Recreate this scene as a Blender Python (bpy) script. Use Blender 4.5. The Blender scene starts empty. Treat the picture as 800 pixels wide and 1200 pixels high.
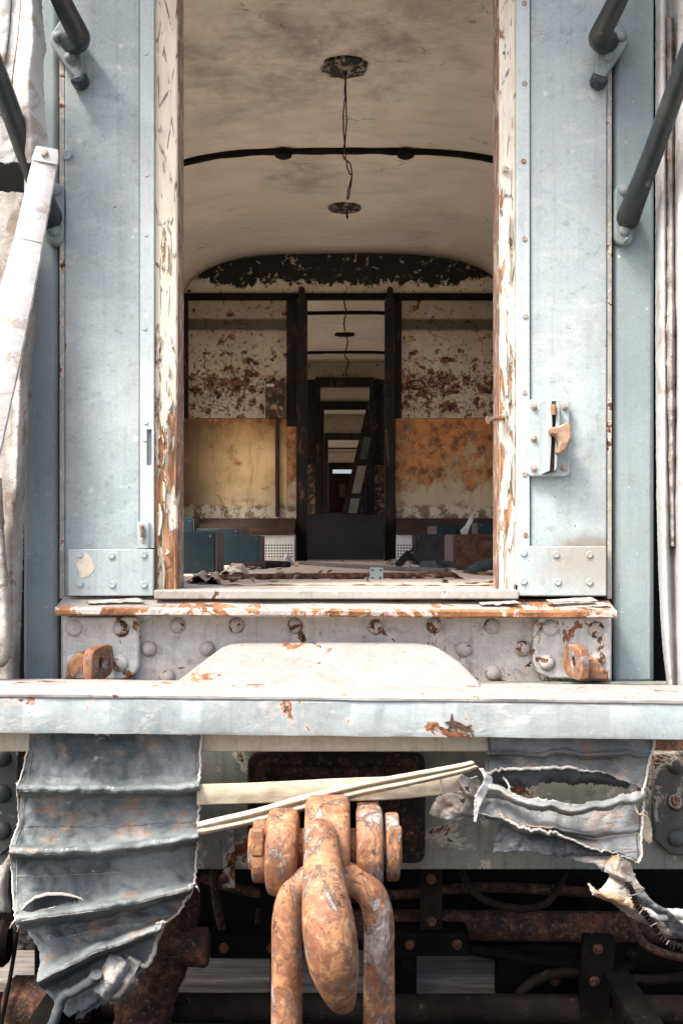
import bpy, bmesh, math, random
from mathutils import Vector, noise
R = math.radians
C = bpy.context.scene.collection
random.seed(7)
F, CX, HY, EYE = 1250.0, 404.0, 637.0, 1.45        # focal length and horizon measured in the photograph, eye height in metres

def P(px, py, d):
    return Vector(((px - CX) * d / F, d, EYE - (py - HY) * d / F))
def S(px, d):
    return px * d / F
def ZP(py, d):
    return EYE - (py - HY) * d / F
def XP(px, d):
    return (px - CX) * d / F

# ------------------------------------------------------------------ materials
def srgb(r, g, b):
    f = lambda c: ((c / 255 + .055) / 1.055) ** 2.4 if c > 10 else c / 255 / 12.92
    return (f(r), f(g), f(b), 1)

class G:
    def __init__(s, name):
        s.mat = bpy.data.materials.new(name); s.mat.use_nodes = True
        s.nt = s.mat.node_tree; s.nt.nodes.clear()
        geo = s.nt.nodes.new('ShaderNodeNewGeometry')
        s.pos = geo.outputs['Position']
        sep = s.nt.nodes.new('ShaderNodeSeparateXYZ'); s.nt.links.new(s.pos, sep.inputs[0])
        s.X, s.Y, s.Z = sep.outputs
    def put(s, sock, v):
        if isinstance(v, bpy.types.NodeSocket): s.nt.links.new(v, sock)
        elif v is not None: sock.default_value = v
    def vec(s, sc, off=(0, 0, 0)):
        n = s.nt.nodes.new('ShaderNodeVectorMath'); n.operation = 'MULTIPLY_ADD'
        s.put(n.inputs[0], s.pos); n.inputs[1].default_value = sc; n.inputs[2].default_value = off
        return n.outputs[0]
    def noise(s, scale, detail=5, rough=.6, dist=0, sc=(1, 1, 1), off=(0, 0, 0), col=False):
        n = s.nt.nodes.new('ShaderNodeTexNoise'); s.put(n.inputs['Vector'], s.vec(sc, off))
        n.inputs['Scale'].default_value = scale; n.inputs['Detail'].default_value = detail
        n.inputs['Roughness'].default_value = rough; n.inputs['Distortion'].default_value = dist
        return n.outputs['Color' if col else 'Fac']
    def vor(s, scale, sc=(1, 1, 1), feat='F1', off=(0, 0, 0), rnd=1, vec=None):
        n = s.nt.nodes.new('ShaderNodeTexVoronoi'); n.feature = feat
        s.put(n.inputs['Vector'], vec or s.vec(sc, off)); n.inputs['Scale'].default_value = scale
        n.inputs['Randomness'].default_value = rnd
        return n
    def m(s, op, a, b=None, c=None, clamp=False):
        n = s.nt.nodes.new('ShaderNodeMath'); n.operation = op; n.use_clamp = clamp
        s.put(n.inputs[0], a); s.put(n.inputs[1], b)
        if c is not None: s.put(n.inputs[2], c)
        return n.outputs[0]
    def th(s, v, lo, hi, a=0., b=1.):
        n = s.nt.nodes.new('ShaderNodeMapRange'); n.clamp = True; n.interpolation_type = 'SMOOTHSTEP'
        s.put(n.inputs[0], v); n.inputs[1].default_value = lo; n.inputs[2].default_value = hi
        n.inputs[3].default_value = a; n.inputs[4].default_value = b
        return n.outputs[0]
    def mix(s, f, a, b, mode='MIX'):
        n = s.nt.nodes.new('ShaderNodeMix'); n.data_type = 'RGBA'; n.blend_type = mode
        s.put(n.inputs[0], f); s.put(n.inputs[6], a); s.put(n.inputs[7], b)
        return n.outputs[2]
    def mul(s, a, b): return s.m('MULTIPLY', a, b)
    def mx(s, a, b): return s.m('MAXIMUM', a, b)
    def add(s, a, b): return s.m('ADD', a, b)
    def inv(s, a): return s.m('SUBTRACT', 1., a)
    def band(s, axis, a, b, soft):                  # 1 between a and b
        return s.mul(s.th(axis, a - soft, a + soft), s.th(axis, b - soft, b + soft, 1, 0))
    def wob(s, axis, amt, scale, sc=(1, 1, 1), off=(0, 0, 0)):
        return s.m('MULTIPLY_ADD', s.m('SUBTRACT', s.noise(scale, 5, .65, 0, sc, off), .5), amt, axis)
    def dist(s, p, sc=(1, 1, 1)):
        n = s.nt.nodes.new('ShaderNodeVectorMath'); n.operation = 'DISTANCE'
        s.put(n.inputs[0], s.vec(sc)); n.inputs[1].default_value = [p[i] * sc[i] for i in range(3)]
        return n.outputs['Value']
    def bump(s, h, strength=.5, dist=.004, nrm=None):
        n = s.nt.nodes.new('ShaderNodeBump'); s.put(n.inputs['Height'], h)
        n.inputs['Strength'].default_value = strength; n.inputs['Distance'].default_value = dist
        if nrm is not None: s.put(n.inputs['Normal'], nrm)
        return n.outputs[0]
    def done(s, col, rough=.6, metal=0., nrm=None, spec=.4, alpha=None, trans=None):
        b = s.nt.nodes.new('ShaderNodeBsdfPrincipled'); o = s.nt.nodes.new('ShaderNodeOutputMaterial')
        s.put(b.inputs['Base Color'], col); s.put(b.inputs['Roughness'], rough); s.put(b.inputs['Metallic'], metal)
        b.inputs['Specular IOR Level'].default_value = spec
        if nrm is not None: s.put(b.inputs['Normal'], nrm)
        s.nt.links.new(b.outputs[0], o.inputs[0])
        return s.mat

RUST_D, RUST_M, RUST_O, RUST_L = (.022, .011, .008, 1), (.115, .045, .022, 1), (.31, .135, .06, 1), (.5, .33, .21, 1)

def rust_col(g, scale=14, warm=0.):
    a = g.noise(scale, 8, .7, .6, off=(3, 1, 7)); b = g.noise(scale * 4.3, 6, .7, 0, off=(9, 2, 4))
    c = g.mix(g.th(a, .35 - warm, .55 - warm), RUST_D, RUST_M)
    c = g.mix(g.th(a, .5 - warm, .68 - warm), c, RUST_O)
    c = g.mix(g.mul(g.th(b, .52, .72), .65), c, RUST_L)
    d = g.noise(scale * 2.2, 8, .75, .8, off=(1, 8, 2)); c = g.mix(g.mul(g.th(d, .55, .66), .8), c, RUST_D)
    return g.mix(g.mul(g.th(g.noise(scale * 12, 4, .7), .55, .75), .5), c, RUST_D)

def aged(name, p1, p2, cov=.62, rs=7, spots=0., chalk=0., streak=.25, dirt=.3, rough=.55, dents=.25, warm=0., masks=(), grime=(.09, .07, .05, 1),
         off=(0, 0, 0), pale=(.86, .84, .78, 1), extra=None):
    """weathered paint over steel; masks add rust where they are 1"""
    g = G(name)
    big = g.noise(2.1, 5, .6, .3, off=off); mid = g.noise(11, 6, .65, .2, off=off); fine = g.noise(160, 3, .7, off=off)
    c = g.mix(g.th(big, .3, .7), p1, p2)
    c = g.mix(g.mul(g.th(mid, .35, .75), .35), c, tuple(min(1, x * 1.25) for x in p1[:3]) + (1,))
    st = g.noise(1, 6, .65, .1, (46, 46, 1.7), off)
    c = g.mix(g.mul(g.th(st, .48, .72), streak), c, grime)
    c = g.mix(g.mul(g.th(g.noise(26, 7, .72, .4, off=off), .52, .72), dirt), c, grime)
    c = g.mix(g.mul(g.th(fine, .3, .75), .30), c, g.mix(.5, c, (.02, .03, .03, 1)))
    c = g.mix(g.mul(g.th(g.noise(95, 4, .75, off=(off[0] + 2, 1, 1)), .62, .74), min(1, dirt * 1.6)), c, tuple(.6 * x for x in grime[:3]) + (1,))
    c = g.mix(g.mul(g.th(g.noise(4.5, 8, .7, .7, (1, 1, .7), (off[0], 7, 3)), .5, .75), dirt * .9), c, (.2, .15, .11, 1))
    pit = g.th(g.noise(42, 4, .6, .2, off=(off[0] + 8, 3, 1)), .71, .735)
    c = g.mix(g.mul(g.th(g.noise(42, 4, .6, .2, off=(off[0] + 8, 3, 1)), .68, .71), .5), c, pale); c = g.mix(g.mul(pit, .85), c, RUST_M)
    h = g.m('SUBTRACT', g.mul(fine, .15), g.mul(pit, .6))
    if chalk:
        ck = g.mul(g.th(g.noise(9, 8, .72, .5, (1, 1, 2.2), (4, 4, 4)), .5, .66), chalk)
        c = g.mix(ck, c, pale); h = g.add(h, g.mul(ck, .3))
    if spots:
        wv = g.nt.nodes.new('ShaderNodeVectorMath'); wv.operation = 'MULTIPLY_ADD'
        g.put(wv.inputs[0], g.noise(60, 3, .6, col=True)); wv.inputs[1].default_value = (.01,) * 3; g.put(wv.inputs[2], g.pos)
        for sc_, dens, k_ in ((9, spots * .8, .85), (24, spots * .75, .75)):
            v = g.vor(sc_, vec=wv.outputs[0], off=off); sp = g.nt.nodes.new('ShaderNodeSeparateColor'); g.put(sp.inputs[0], v.outputs['Color'])
            clus = g.th(g.noise(2.2, 3, .5, off=(off[0] + 4, 4, sc_)), .36, .52)
            on = g.mul(g.th(sp.outputs[0], 1 - dens, 1 - dens + .02), clus)
            rad = g.m('MULTIPLY_ADD', g.mul(sp.outputs[1], sp.outputs[1]), .2, .07)
            d = g.m('DIVIDE', g.add(v.outputs['Distance'], g.mul(g.m('SUBTRACT', g.noise(130, 4, .7), .5), .12)), rad)
            c = g.mix(g.mul(g.mul(on, g.th(d, .3, 1., 1, 0)), k_), c, pale)
            dk = g.mul(g.mul(on, g.th(sp.outputs[2], .45, .5)), g.th(d, .16, .3, 1, 0))
            c = g.mix(g.mul(dk, .8), c, RUST_M); h = g.m('SUBTRACT', h, dk)
    rn = g.noise(rs, 9, .7, .5, off=(off[0] + 5, off[1] + 2, off[2] + 8))
    rm = g.th(rn, cov, cov + .025); ring = g.th(rn, cov - .05, cov)
    for mk in masks:
        k = mk(g); rm = g.mx(rm, g.th(g.add(k, g.mul(g.m('SUBTRACT', rn, .5), 1.6)), .62, .72))
        ring = g.mx(ring, g.th(g.add(k, g.mul(g.m('SUBTRACT', rn, .5), 1.6)), .42, .66))
    c = g.mix(g.mul(ring, .55), c, g.mix(.45, pale, RUST_L))
    if extra: c = extra(g, c)
    c = g.mix(rm, c, rust_col(g, 16, warm))
    h = g.m('SUBTRACT', h, g.mul(rm, .8)); h = g.add(h, g.mul(g.mul(rm, g.noise(70, 6, .7)), .8))
    n = g.bump(h, .55, .004)
    if dents: n = g.bump(g.noise(6, 3, .5, off=off), dents, .03, n)
    return g.done(c, g.th(g.mx(rm, g.mul(mid, .4)), 0, 1, rough, .85), 0, n)

def coupling_mat(name, off):
    g = G(name)
    n = lambda sc, det=7, r=.7, d=.4, k=0, st=(1, 1, 1): g.noise(sc, det, r, d, st, (off + k, k, 3 * k))
    c = g.mix(g.th(n(7), .35, .65), (.15, .062, .032, 1), (.31, .15, .078, 1))
    c = g.mix(g.mul(g.th(n(18, 8, .72, .6, 2), .48, .62), .9), c, (.43, .215, .10, 1))
    c = g.mix(g.mul(g.th(n(34, 7, .75, .3, 4), .55, .66), .6), c, (.52, .37, .25, 1))
    gy = g.th(n(13, 9, .76, .9, 6, (1.4, 1.4, .6)), .53, .59)
    c = g.mix(g.mul(gy, .8), c, g.mix(g.th(n(60, 5), .4, .65), (.2, .19, .19, 1), (.36, .34, .33, 1)))
    pit = g.th(n(34, 8, .75, .5, 8), .60, .66); c = g.mix(g.mul(pit, .7), c, (.035, .018, .012, 1))
    c = g.mix(g.mul(g.th(n(150, 3, .7, 0, 9), .56, .7), .45), c, (.03, .017, .012, 1))
    h = g.add(g.mul(gy, .6), g.m('SUBTRACT', g.mul(n(60, 6), .5), g.mul(pit, .8)))
    return g.done(c, g.th(gy, 0, 1, .6, .38), 0, g.bump(h, .9, .005, g.bump(n(5, 4, .5), .25, .03)))

def rusty(name, warm=0., grey=0., scale=12, dark=1., sp=(.27, .3, .33, 1)):
    g = G(name)
    c = rust_col(g, scale, warm)
    h = g.add(g.noise(scale * 5, 8, .75), g.mul(g.noise(scale * 1.4, 5, .6), .7))
    if grey:
        k = g.mul(g.th(g.noise(scale * .9, 9, .72, .7, (1, 1, .6), (2, 6, 1)), 1 - grey, 1 - grey + .05), .9)
        c = g.mix(k, c, g.mix(g.noise(40, 5, .6), sp, (.08, .085, .09, 1))); h = g.add(h, g.mul(k, .5))
    if dark != 1: c = g.mix(1., c, (dark, dark, dark, 1), 'MULTIPLY')
    return g.done(c, .85, 0, g.bump(h, .8, .006), spec=.4 if dark > .3 else .12)

def wood_peel(name, off, amount, lowz, tint=(.7, .65, .53, 1)):
    g = G(name)
    n1 = g.noise(1, 7, .62, .5, (26, 26, 5.5), off); n2 = g.noise(1, 6, .65, .3, (60, 60, 14), off)
    k = g.add(n1, g.mul(g.m('SUBTRACT', n2, .5), .4))
    low = g.mul(g.th(g.wob(g.Z, .8, 2.2, off=off), lowz - .3, lowz + .5, 1, 0), amount)
    k = g.add(k, low)
    chip = g.th(k, .645, .655); lip = g.th(k, .615, .65)
    grain = g.noise(1, 8, .7, .2, (190, 190, 7), off)
    wood = g.mix(g.th(grain, .35, .65), (.2, .075, .03, 1), (.62, .36, .19, 1))
    wood = g.mix(g.mul(g.th(g.noise(1, 5, .6, .2, (30, 30, 4), off), .5, .7), .7), wood, (.13, .055, .03, 1))
    pn = g.noise(1, 6, .65, .3, (34, 34, 7), (off[0] + 3, off[1], off[2]))
    paint = g.mix(g.th(pn, .4, .7), tint, (.58, .51, .40, 1))
    paint = g.mix(g.mul(g.th(g.noise(1, 6, .7, .4, (20, 20, 3), (off[0], 5, off[2])), .55, .75), .55), paint, (.5, .25, .12, 1))
    # long hairline cracks in the paint film
    ck = g.vor(1, (36, 36, 5), 'DISTANCE_TO_EDGE', off)
    crack = g.mul(g.th(ck.outputs['Distance'], .0, .05, 1, 0), g.th(n2, .49, .56))
    c = g.mix(g.mul(lip, .0), paint, paint)
    c = g.mix(g.mul(crack, .85), c, (.12, .055, .03, 1))
    c = g.mix(chip, c, wood)
    edge = g.mul(chip, g.th(k, .655, .672, 1, 0)); c = g.mix(g.mul(edge, .75), c, (.06, .028, .016, 1))
    h = g.m('SUBTRACT', g.add(g.mul(lip, .35), g.mul(pn, .25)), g.add(g.mul(chip, 1.), g.mul(crack, .5)))
    h = g.add(h, g.mul(g.mul(chip, grain), .4))
    return g.done(c, .7, 0, g.bump(h, .9, .006))

def flat_mat(name, c1, c2, scale=8, rough=.8, bump=.4, bscale=60, sc=(1, 1, 1), spec=.3, grime=None, gth=.55):
    g = G(name)
    n = g.noise(scale, 7, .68, .3, sc); c = g.mix(g.th(n, .3, .7), c1, c2)
    if grime: c = g.mix(g.mul(g.th(g.noise(scale * 2.1, 8, .72, .4, sc, (5, 5, 5)), gth, gth + .12), .85), c, grime)
    return g.done(c, rough, 0, g.bump(g.add(g.noise(bscale, 6, .7, 0, sc), g.mul(n, .5)), bump, .006), spec)

M = {}
BL1, BL2 = (.33, .405, .42, 1), (.42, .48, .485, 1)
M['panel'] = aged('faded_blue_paint', BL1, BL2, .725, 6, spots=.5, chalk=.28, streak=.17, dirt=.36, dents=.35, pale=(.62, .64, .62, 1),
    masks=(lambda g: g.mul(g.mx(g.th(g.mul(g.X, -1.), .772, .797), g.th(g.X, .72, .745)), g.th(g.noise(3, 4, .6), .4, .6, .2, .58)),),
    extra=lambda g, c: g.mix(g.mul(g.th(g.wob(g.m('ABSOLUTE', g.X), .12, 6), .64, .8), .28), g.mix(g.mul(g.th(g.add(g.dist(P(688, 640, 3.04), (1, 1, 2.6)), g.mul(g.m('SUBTRACT', g.noise(14, 6, .7), .5), .1)), .03, .15, 1, 0), .75), c, (.16, .12, .09, 1)), (.13, .14, .135, 1)))
M['post'] = aged('shaded_blue_paint', (.215, .28, .295, 1), (.29, .35, .36, 1), .745, 6, spots=.05, streak=.14, dirt=.2, dents=.18, off=(7, 0, 3))  # darker than the panels: the shadow on the posts is in this tone
M['strip'] = aged('strip_paint', (.46, .53, .54, 1), (.53, .58, .575, 1), .7, 9, spots=.1, streak=.12, dirt=.2, dents=.05, off=(2, 0, 9))
M['kick'] = aged('kick_plate_paint', (.335, .41, .425, 1), (.42, .475, .475, 1), .71, 7, streak=.2, dirt=.28, dents=.1, off=(4, 3, 2),
                 extra=lambda g, c: g.mix(g.mul(g.th(g.add(g.dist(P(690, 655, 3.014), (1, 1, 1.3)), g.mul(g.m('SUBTRACT', g.noise(12, 7, .7), .5), .16)), .03, .2, 1, 0), .55), c, (.24, .18, .13, 1)))
M['beam'] = aged('beam_paint', (.27, .33, .345, 1), (.36, .40, .40, 1), .63, 9, chalk=.6, streak=.14, dirt=.2, dents=.35, off=(1, 8, 2), warm=.06, pale=(.55, .555, .54, 1))
M['beamtop'] = aged('beam_top_paint', (.27, .255, .25, 1), (.33, .32, .315, 1), .6, 9, chalk=.25, streak=.1, dirt=.4, dents=.3, off=(1, 3, 5), warm=.08, pale=(.42, .405, .39, 1))
PALE2 = (.5, .47, .45, 1)
M['white'] = aged('white_plate_paint', (.275, .265, .255, 1), (.235, .22, .21, 1), .59, 10, chalk=.55, streak=.1, dirt=.4, dents=.3, off=(6, 2, 2), warm=.1, pale=(.34, .335, .325, 1), masks=(lambda g: g.th(g.wob(g.Z, .03, 9), 1.155, 1.185, 0., .58),))
M['sillplate'] = aged('end_sill_paint', (.5, .495, .475, 1), (.55, .49, .44, 1), .575, 8, chalk=.3, streak=.3, dirt=.55, dents=.3, off=(3, 3, 3), warm=.02,
    masks=(lambda g: g.add(g.th(g.Z, 1.18, 1.245, 0., .52), g.th(g.Z, 1.06, 1.12, .4, 0.)),))
M['bracket'] = aged('bracket_paint', (.55, .58, .57, 1), (.55, .5, .45, 1), .555, 9, chalk=.35, streak=.25, dirt=.5, dents=.25, off=(8, 1, 3), warm=.08,
    masks=(lambda g: g.th(g.wob(g.Z, .06, 12), 1.06, 1.15, .6, .1),))
M['rivet'] = aged('rivet_paint', (.46, .46, .44, 1), (.5, .44, .39, 1), .55, 22, streak=.15, dirt=.5, dents=0)
M['rivet_r'] = aged('rusted_rivet_paint', (.44, .43, .41, 1), (.46, .4, .35, 1), .5, 30, streak=.15, dirt=.6, dents=0, warm=-.02)
M['sill'] = aged('sill_top', (.27, .26, .25, 1), (.32, .285, .26, 1), .53, 8, chalk=.2, streak=.1, dirt=.55, dents=.3, off=(2, 7, 1), warm=.12, pale=(.42, .405, .39, 1))
M['siledge'] = aged('sill_lip', (.42, .4, .38, 1), (.42, .4, .38, 1), .46, 8, chalk=.1, streak=.1, dirt=.4, dents=.2, off=(2, 5, 1), warm=.14)
M['thresh'] = aged('threshold_paint', (.31, .30, .275, 1), (.38, .365, .34, 1), .6, 9, streak=.1, dirt=.5, dents=.2, off=(4, 4, 1))
M['ochre'] = aged('cream_strip', (.5, .45, .35, 1), (.58, .53, .43, 1), .64, 9, streak=.25, dirt=.3, dents=.2, warm=.1)
M['plate_green'] = aged('grey_green_plate', (.14, .165, .155, 1), (.27, .262, .21, 1), .59, 6, streak=.4, dirt=.6, dents=.3, off=(9, 9, 1), grime=(.03, .028, .02, 1))
M['riveted'] = aged('riveted_plate', (.045, .055, .055, 1), (.07, .075, .07, 1), .62, 9, streak=.3, dirt=.5, off=(2, 2, 8), grime=(.02, .018, .014, 1))
M['rustplate'] = flat_mat('dark_rust', (.005, .004, .004, 1), (.018, .013, .010, 1), 10, .8, .9, 40, spec=.12, grime=(.10, .075, .055, 1), gth=.6)
M['rust'] = coupling_mat('orange_rust', 0)
M['lug'] = coupling_mat('lug_rust', 11)
M['lever'] = flat_mat('worn_lever', (.36, .27, .19, 1), (.2, .1, .055, 1), 26, .6, .5, 60, grime=(.5, .46, .4, 1), gth=.58)
M['rust2'] = rusty('draw_plate_rust', -.1, .36, 16, .5, (.12, .13, .12, 1))
M['rust_lug'] = rusty('bracket_rust', .14, .28, 22)
M['brownpipe'] = rusty('brown_pipe', -.04, 0, 20, .55)
M['dark'] = flat_mat('oily_shade_black', (.002, .002, .002, 1), (.007, .006, .005, 1), 8, .75, .8, 40, spec=.07, grime=(.05, .036, .028, 1), gth=.6)  # oily metal, blackened further to hold the deep shade below the beam
M['jamb_l'] = wood_peel('peeling_cream_wood', (0, 0, 0), .16, 1.95)
M['jamb_r'] = wood_peel('peeling_white_wood', (5, 2, 9), .085, 2.3, (.72, .68, .59, 1))
M['flake'] = flat_mat('paint_flake', (.66, .62, .52, 1), (.56, .49, .38, 1), 40, .7)
M['jamb_in'] = flat_mat('jamb_inner', (.13, .065, .045, 1), (.27, .17, .12, 1), 18, grime=(.5, .43, .34, 1), gth=.5, sc=(1, 1, .4))
M['seam'] = aged('seam_strip', (.3, .3, .28, 1), (.42, .4, .36, 1), .58, 12, streak=.2, dirt=.6, dents=0)
M['gap'] = flat_mat('seam_dark', (.03, .02, .015, 1), (.08, .045, .03, 1), 20)
M['screw'] = flat_mat('screw_steel', (.38, .36, .33, 1), (.28, .2, .14, 1), 60, .5)
M['handrail'] = aged('handrail_paint', (.012, .019, .022, 1), (.024, .034, .038, 1), .66, 14, streak=.1, dirt=.25, rough=.38, dents=.2, grime=(.04, .045, .045, 1), pale=(.08, .09, .09, 1), warm=-.08)
M['handbrk'] = aged('handrail_bracket', (.2, .25, .26, 1), (.26, .3, .3, 1), .7, 12, streak=.2, dirt=.4, dents=0)
M['charred'] = flat_mat('charred_wood', (.005, .004, .003, 1), (.015, .010, .008, 1), 9, .8, .7, 40, (1, 1, .3), grime=(.13, .075, .045, 1), gth=.56)
M['black'] = flat_mat('soot_shade_black', (.004, .004, .004, 1), (.010, .009, .008, 1), 9, spec=.08)  # soot black, also used where deep shade is put in as colour
M['box_teal'] = flat_mat('dark_teal_metal', (.003, .014, .019, 1), (.006, .024, .031, 1), 9, .5, .5, 60, grime=(.025, .033, .034, 1), gth=.58)
M['box_black'] = flat_mat('dark_pitted_metal', (.012, .012, .014, 1), (.03, .028, .028, 1), 20, .7, .4, 80, grime=(.06, .05, .045, 1), gth=.58)
M['box_rust'] = flat_mat('maroon_rusted_metal', (.07, .028, .017, 1), (.14, .06, .036, 1), 14, .8, .6, 60, grime=(.035, .016, .012, 1), gth=.5)
M['box_edge'] = flat_mat('box_edge', (.17, .13, .11, 1), (.1, .08, .07, 1), 20, .8)
M['board'] = flat_mat('floor_boarding', (.5, .42, .34, 1), (.6, .53, .45, 1), 3, .8, .3, 40, (1, .5, 1), grime=(.12, .09, .07, 1), gth=.6)
M['lino'] = flat_mat('curled_lino', (.5, .39, .31, 1), (.58, .48, .39, 1), 6, .7, .2, 50, grime=(.2, .13, .1, 1), gth=.6)
M['paper'] = flat_mat('white_scrap', (.6, .58, .53, 1), (.45, .43, .38, 1), 12, .8)
M['floorpipe'] = rusty('rusty_pipe', .04, 0, 30, .9)
M['greypipe'] = flat_mat('grey_pipe', (.09, .085, .08, 1), (.15, .13, .12, 1), 20)
M['tealplate'] = flat_mat('teal_plate', (.24, .33, .34, 1), (.32, .4, .4, 1), 20, .5)
M['heater_white'] = aged('heater_white', (.6, .6, .57, 1), (.66, .65, .6, 1), .72, 9, dirt=.3, dents=0)
M['heater_brown'] = flat_mat('heater_top', (.032, .017, .012, 1), (.055, .03, .021, 1), 12)
M['wire'] = flat_mat('wire', (.012, .01, .009, 1), (.03, .022, .018, 1), 30)
M['sleeper'] = flat_mat('weathered_sleeper', (.17, .155, .135, 1), (.38, .35, .32, 1), 4, .9, 1., 20, (1, 14, 14), grime=(.03, .025, .02, 1), gth=.56)
M['rail'] = rusty('rail_rust', -.02, 0, 18, .7)
M['strap'] = flat_mat('cream_webbing', (.4, .33, .23, 1), (.5, .45, .35, 1), 16, .85, .5, 120, (1, 1, 6), grime=(.2, .13, .08, 1), gth=.6)
M['webedge'] = flat_mat('frayed_edging', (.45, .42, .36, 1), (.58, .55, .49, 1), 40, .9, .5, 200)
M['rollm'] = flat_mat('grey_green_cloth', (.03, .042, .038, 1), (.075, .085, .075, 1), 20, .9)
M['black2'] = flat_mat('scorched_board', (.004, .004, .004, 1), (.012, .011, .010, 1), 5, .6, .5, 40, grime=(.06, .05, .04, 1), gth=.62)
M['frayed'] = flat_mat('frayed_canvas_edge', (.24, .235, .215, 1), (.5, .49, .45, 1), 30, .9, .7, 120, grime=(.1, .08, .06, 1), gth=.56)
M['hose'] = flat_mat('grey_hose', (.045, .055, .06, 1), (.09, .1, .105, 1), 20, .6)

def canvas(name, c1, c2, stain, amt, off=(0, 0, 0), creases=1., black=.3, bs=.7):
    g = G(name)
    c = g.mix(g.th(g.noise(4, 6, .65, .5, off=off), .35, .65), c1, c2)
    c = g.mix(g.mul(g.th(g.noise(5, 5, .6, .4, (1, 1, 2), (off[0] + 3, 0, 1)), .5, .68), black), c, tuple(x * .35 for x in c1[:3]) + (1,))
    sm = g.th(g.noise(8, 8, .7, .6, (1, 1, 1.8), (off[0] + 6, 2, 2)), 1 - amt, 1 - amt + .1)
    c = g.mix(g.mul(sm, .75), c, stain)
    sp = g.th(g.noise(38, 6, .7, .3, (1, 1, 2), off), .66, .7); c = g.mix(g.mul(sp, .6), c, (.62, .6, .55, 1))
    ab = g.th(g.noise(14, 9, .75, .8, (1, 1, 2.5), (off[0] + 1, 4, 4)), .62, .7); c = g.mix(g.mul(ab, .5), c, (.55, .56, .55, 1))
    h = g.add(g.mul(g.noise(240, 2, .5), .3), g.mul(g.noise(9, 5, .6, .8, (1, 1, 2.6), off), creases))
    return g.done(c, .66, 0, g.bump(h, bs, .010), spec=.3)
M['canvas'] = canvas('blue_grey_canvas', (.06, .076, .08, 1), (.215, .24, .243, 1), (.27, .18, .125, 1), .45, (0, 0, 0), 1.3, .6)
M['canvas_r'] = canvas('torn_canvas', (.11, .122, .124, 1), (.29, .30, .295, 1), (.25, .16, .11, 1), .465, (5, 5, 5), 1.3, .5)
M['tailc'] = canvas('stained_tail', (.26, .23, .19, 1), (.42, .39, .34, 1), (.3, .17, .08, 1), .5, (7, 2, 2), 1.2, .4)
M['worn_highlight'] = canvas('worn_ridge_highlight', (.10, .115, .12, 1), (.30, .315, .31, 1), (.2, .14, .1, 1), .45, (4, 4, 4), 1.2, .3)  # pale canvas tone for painted ridge highlights as well as wear
M['lining'] = canvas('canvas_lining', (.05, .058, .064, 1), (.12, .128, .135, 1), (.2, .16, .12, 1), .4, (2, 2, 2))
M['vinyl'] = canvas('white_canvas', (.40, .405, .40, 1), (.49, .49, .48, 1), (.28, .235, .185, 1), .47, (8, 1, 2), 1., .16, .28)
M['vinyl_dirty'] = canvas('dirty_canvas', (.2, .185, .165, 1), (.38, .365, .34, 1), (.14, .1, .07, 1), .48, (8, 3, 2), .8, .3)
M['straprib'] = canvas('taped_bar', (.38, .38, .38, 1), (.46, .46, .46, 1), (.24, .22, .2, 1), .47, (3, 6, 2), .3, .25, .3)

# interior: ceiling and partition
def ceiling_mat():
    g = G('sooty_cream_ceiling')
    c = g.mix(g.th(g.noise(1.3, 5, .6, .4), .35, .65), (.48, .43, .355, 1), (.58, .525, .44, 1))
    st = g.noise(1, 7, .65, .6, (3.2, 9, 6), (1, 1, 1)); c = g.mix(g.mul(g.th(st, .45, .75), .4), c, (.3, .25, .19, 1))
    for p, r, k in (((-.35, 4.95, 3.67), .75, .85), ((.25, 4.7, 3.67), .55, .8), ((-.3, 6.45, 3.67), .33, .8), ((.6, 7.3, 3.5), .4, .5)):
        d = g.add(g.dist(p, (1, .8, .4)), g.mul(g.m('SUBTRACT', g.noise(3, 8, .66, .8), .5), r * 1.8))
        c = g.mix(g.mul(g.mul(g.th(d, r * .2, r * 1.1, 1, 0), g.th(g.noise(5, 9, .72, .25), .3, .68)), k * .7), c, (.11, .098, .086, 1))
    # hairline cracks
    cn = g.m('ABSOLUTE', g.m('SUBTRACT', g.noise(1.5, 4, .6, .5, (1, 1.8, 1)), .5)); ck = g.mul(g.th(cn, 0, .006, 1, 0), g.th(g.noise(1.7, 3, .5, off=(4, 4, 4)), .55, .62))
    c = g.mix(g.mul(ck, .7), c, (.06, .05, .04, 1))
    return g.done(c, .75, 0, g.bump(g.add(g.noise(3, 5, .6), g.mul(ck, -.6)), .25, .012))
M['ceiling'] = ceiling_mat()

def chips(g, scale, bands, lo, off=(0, 0, 0)):
    n = g.noise(scale, 5, .52, .2, off=off)
    n = g.add(n, g.mul(g.m('SUBTRACT', g.noise(scale * 3.2, 6, .65, .3, off=off), .5), .28)); b = None
    for a, z1, soft, k in bands:
        q = g.mul(g.band(g.wob(g.Z, .12, 4, off=off), a, z1, soft), k); b = q if b is None else g.mx(b, q)
    return g.add(n, b)

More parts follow.
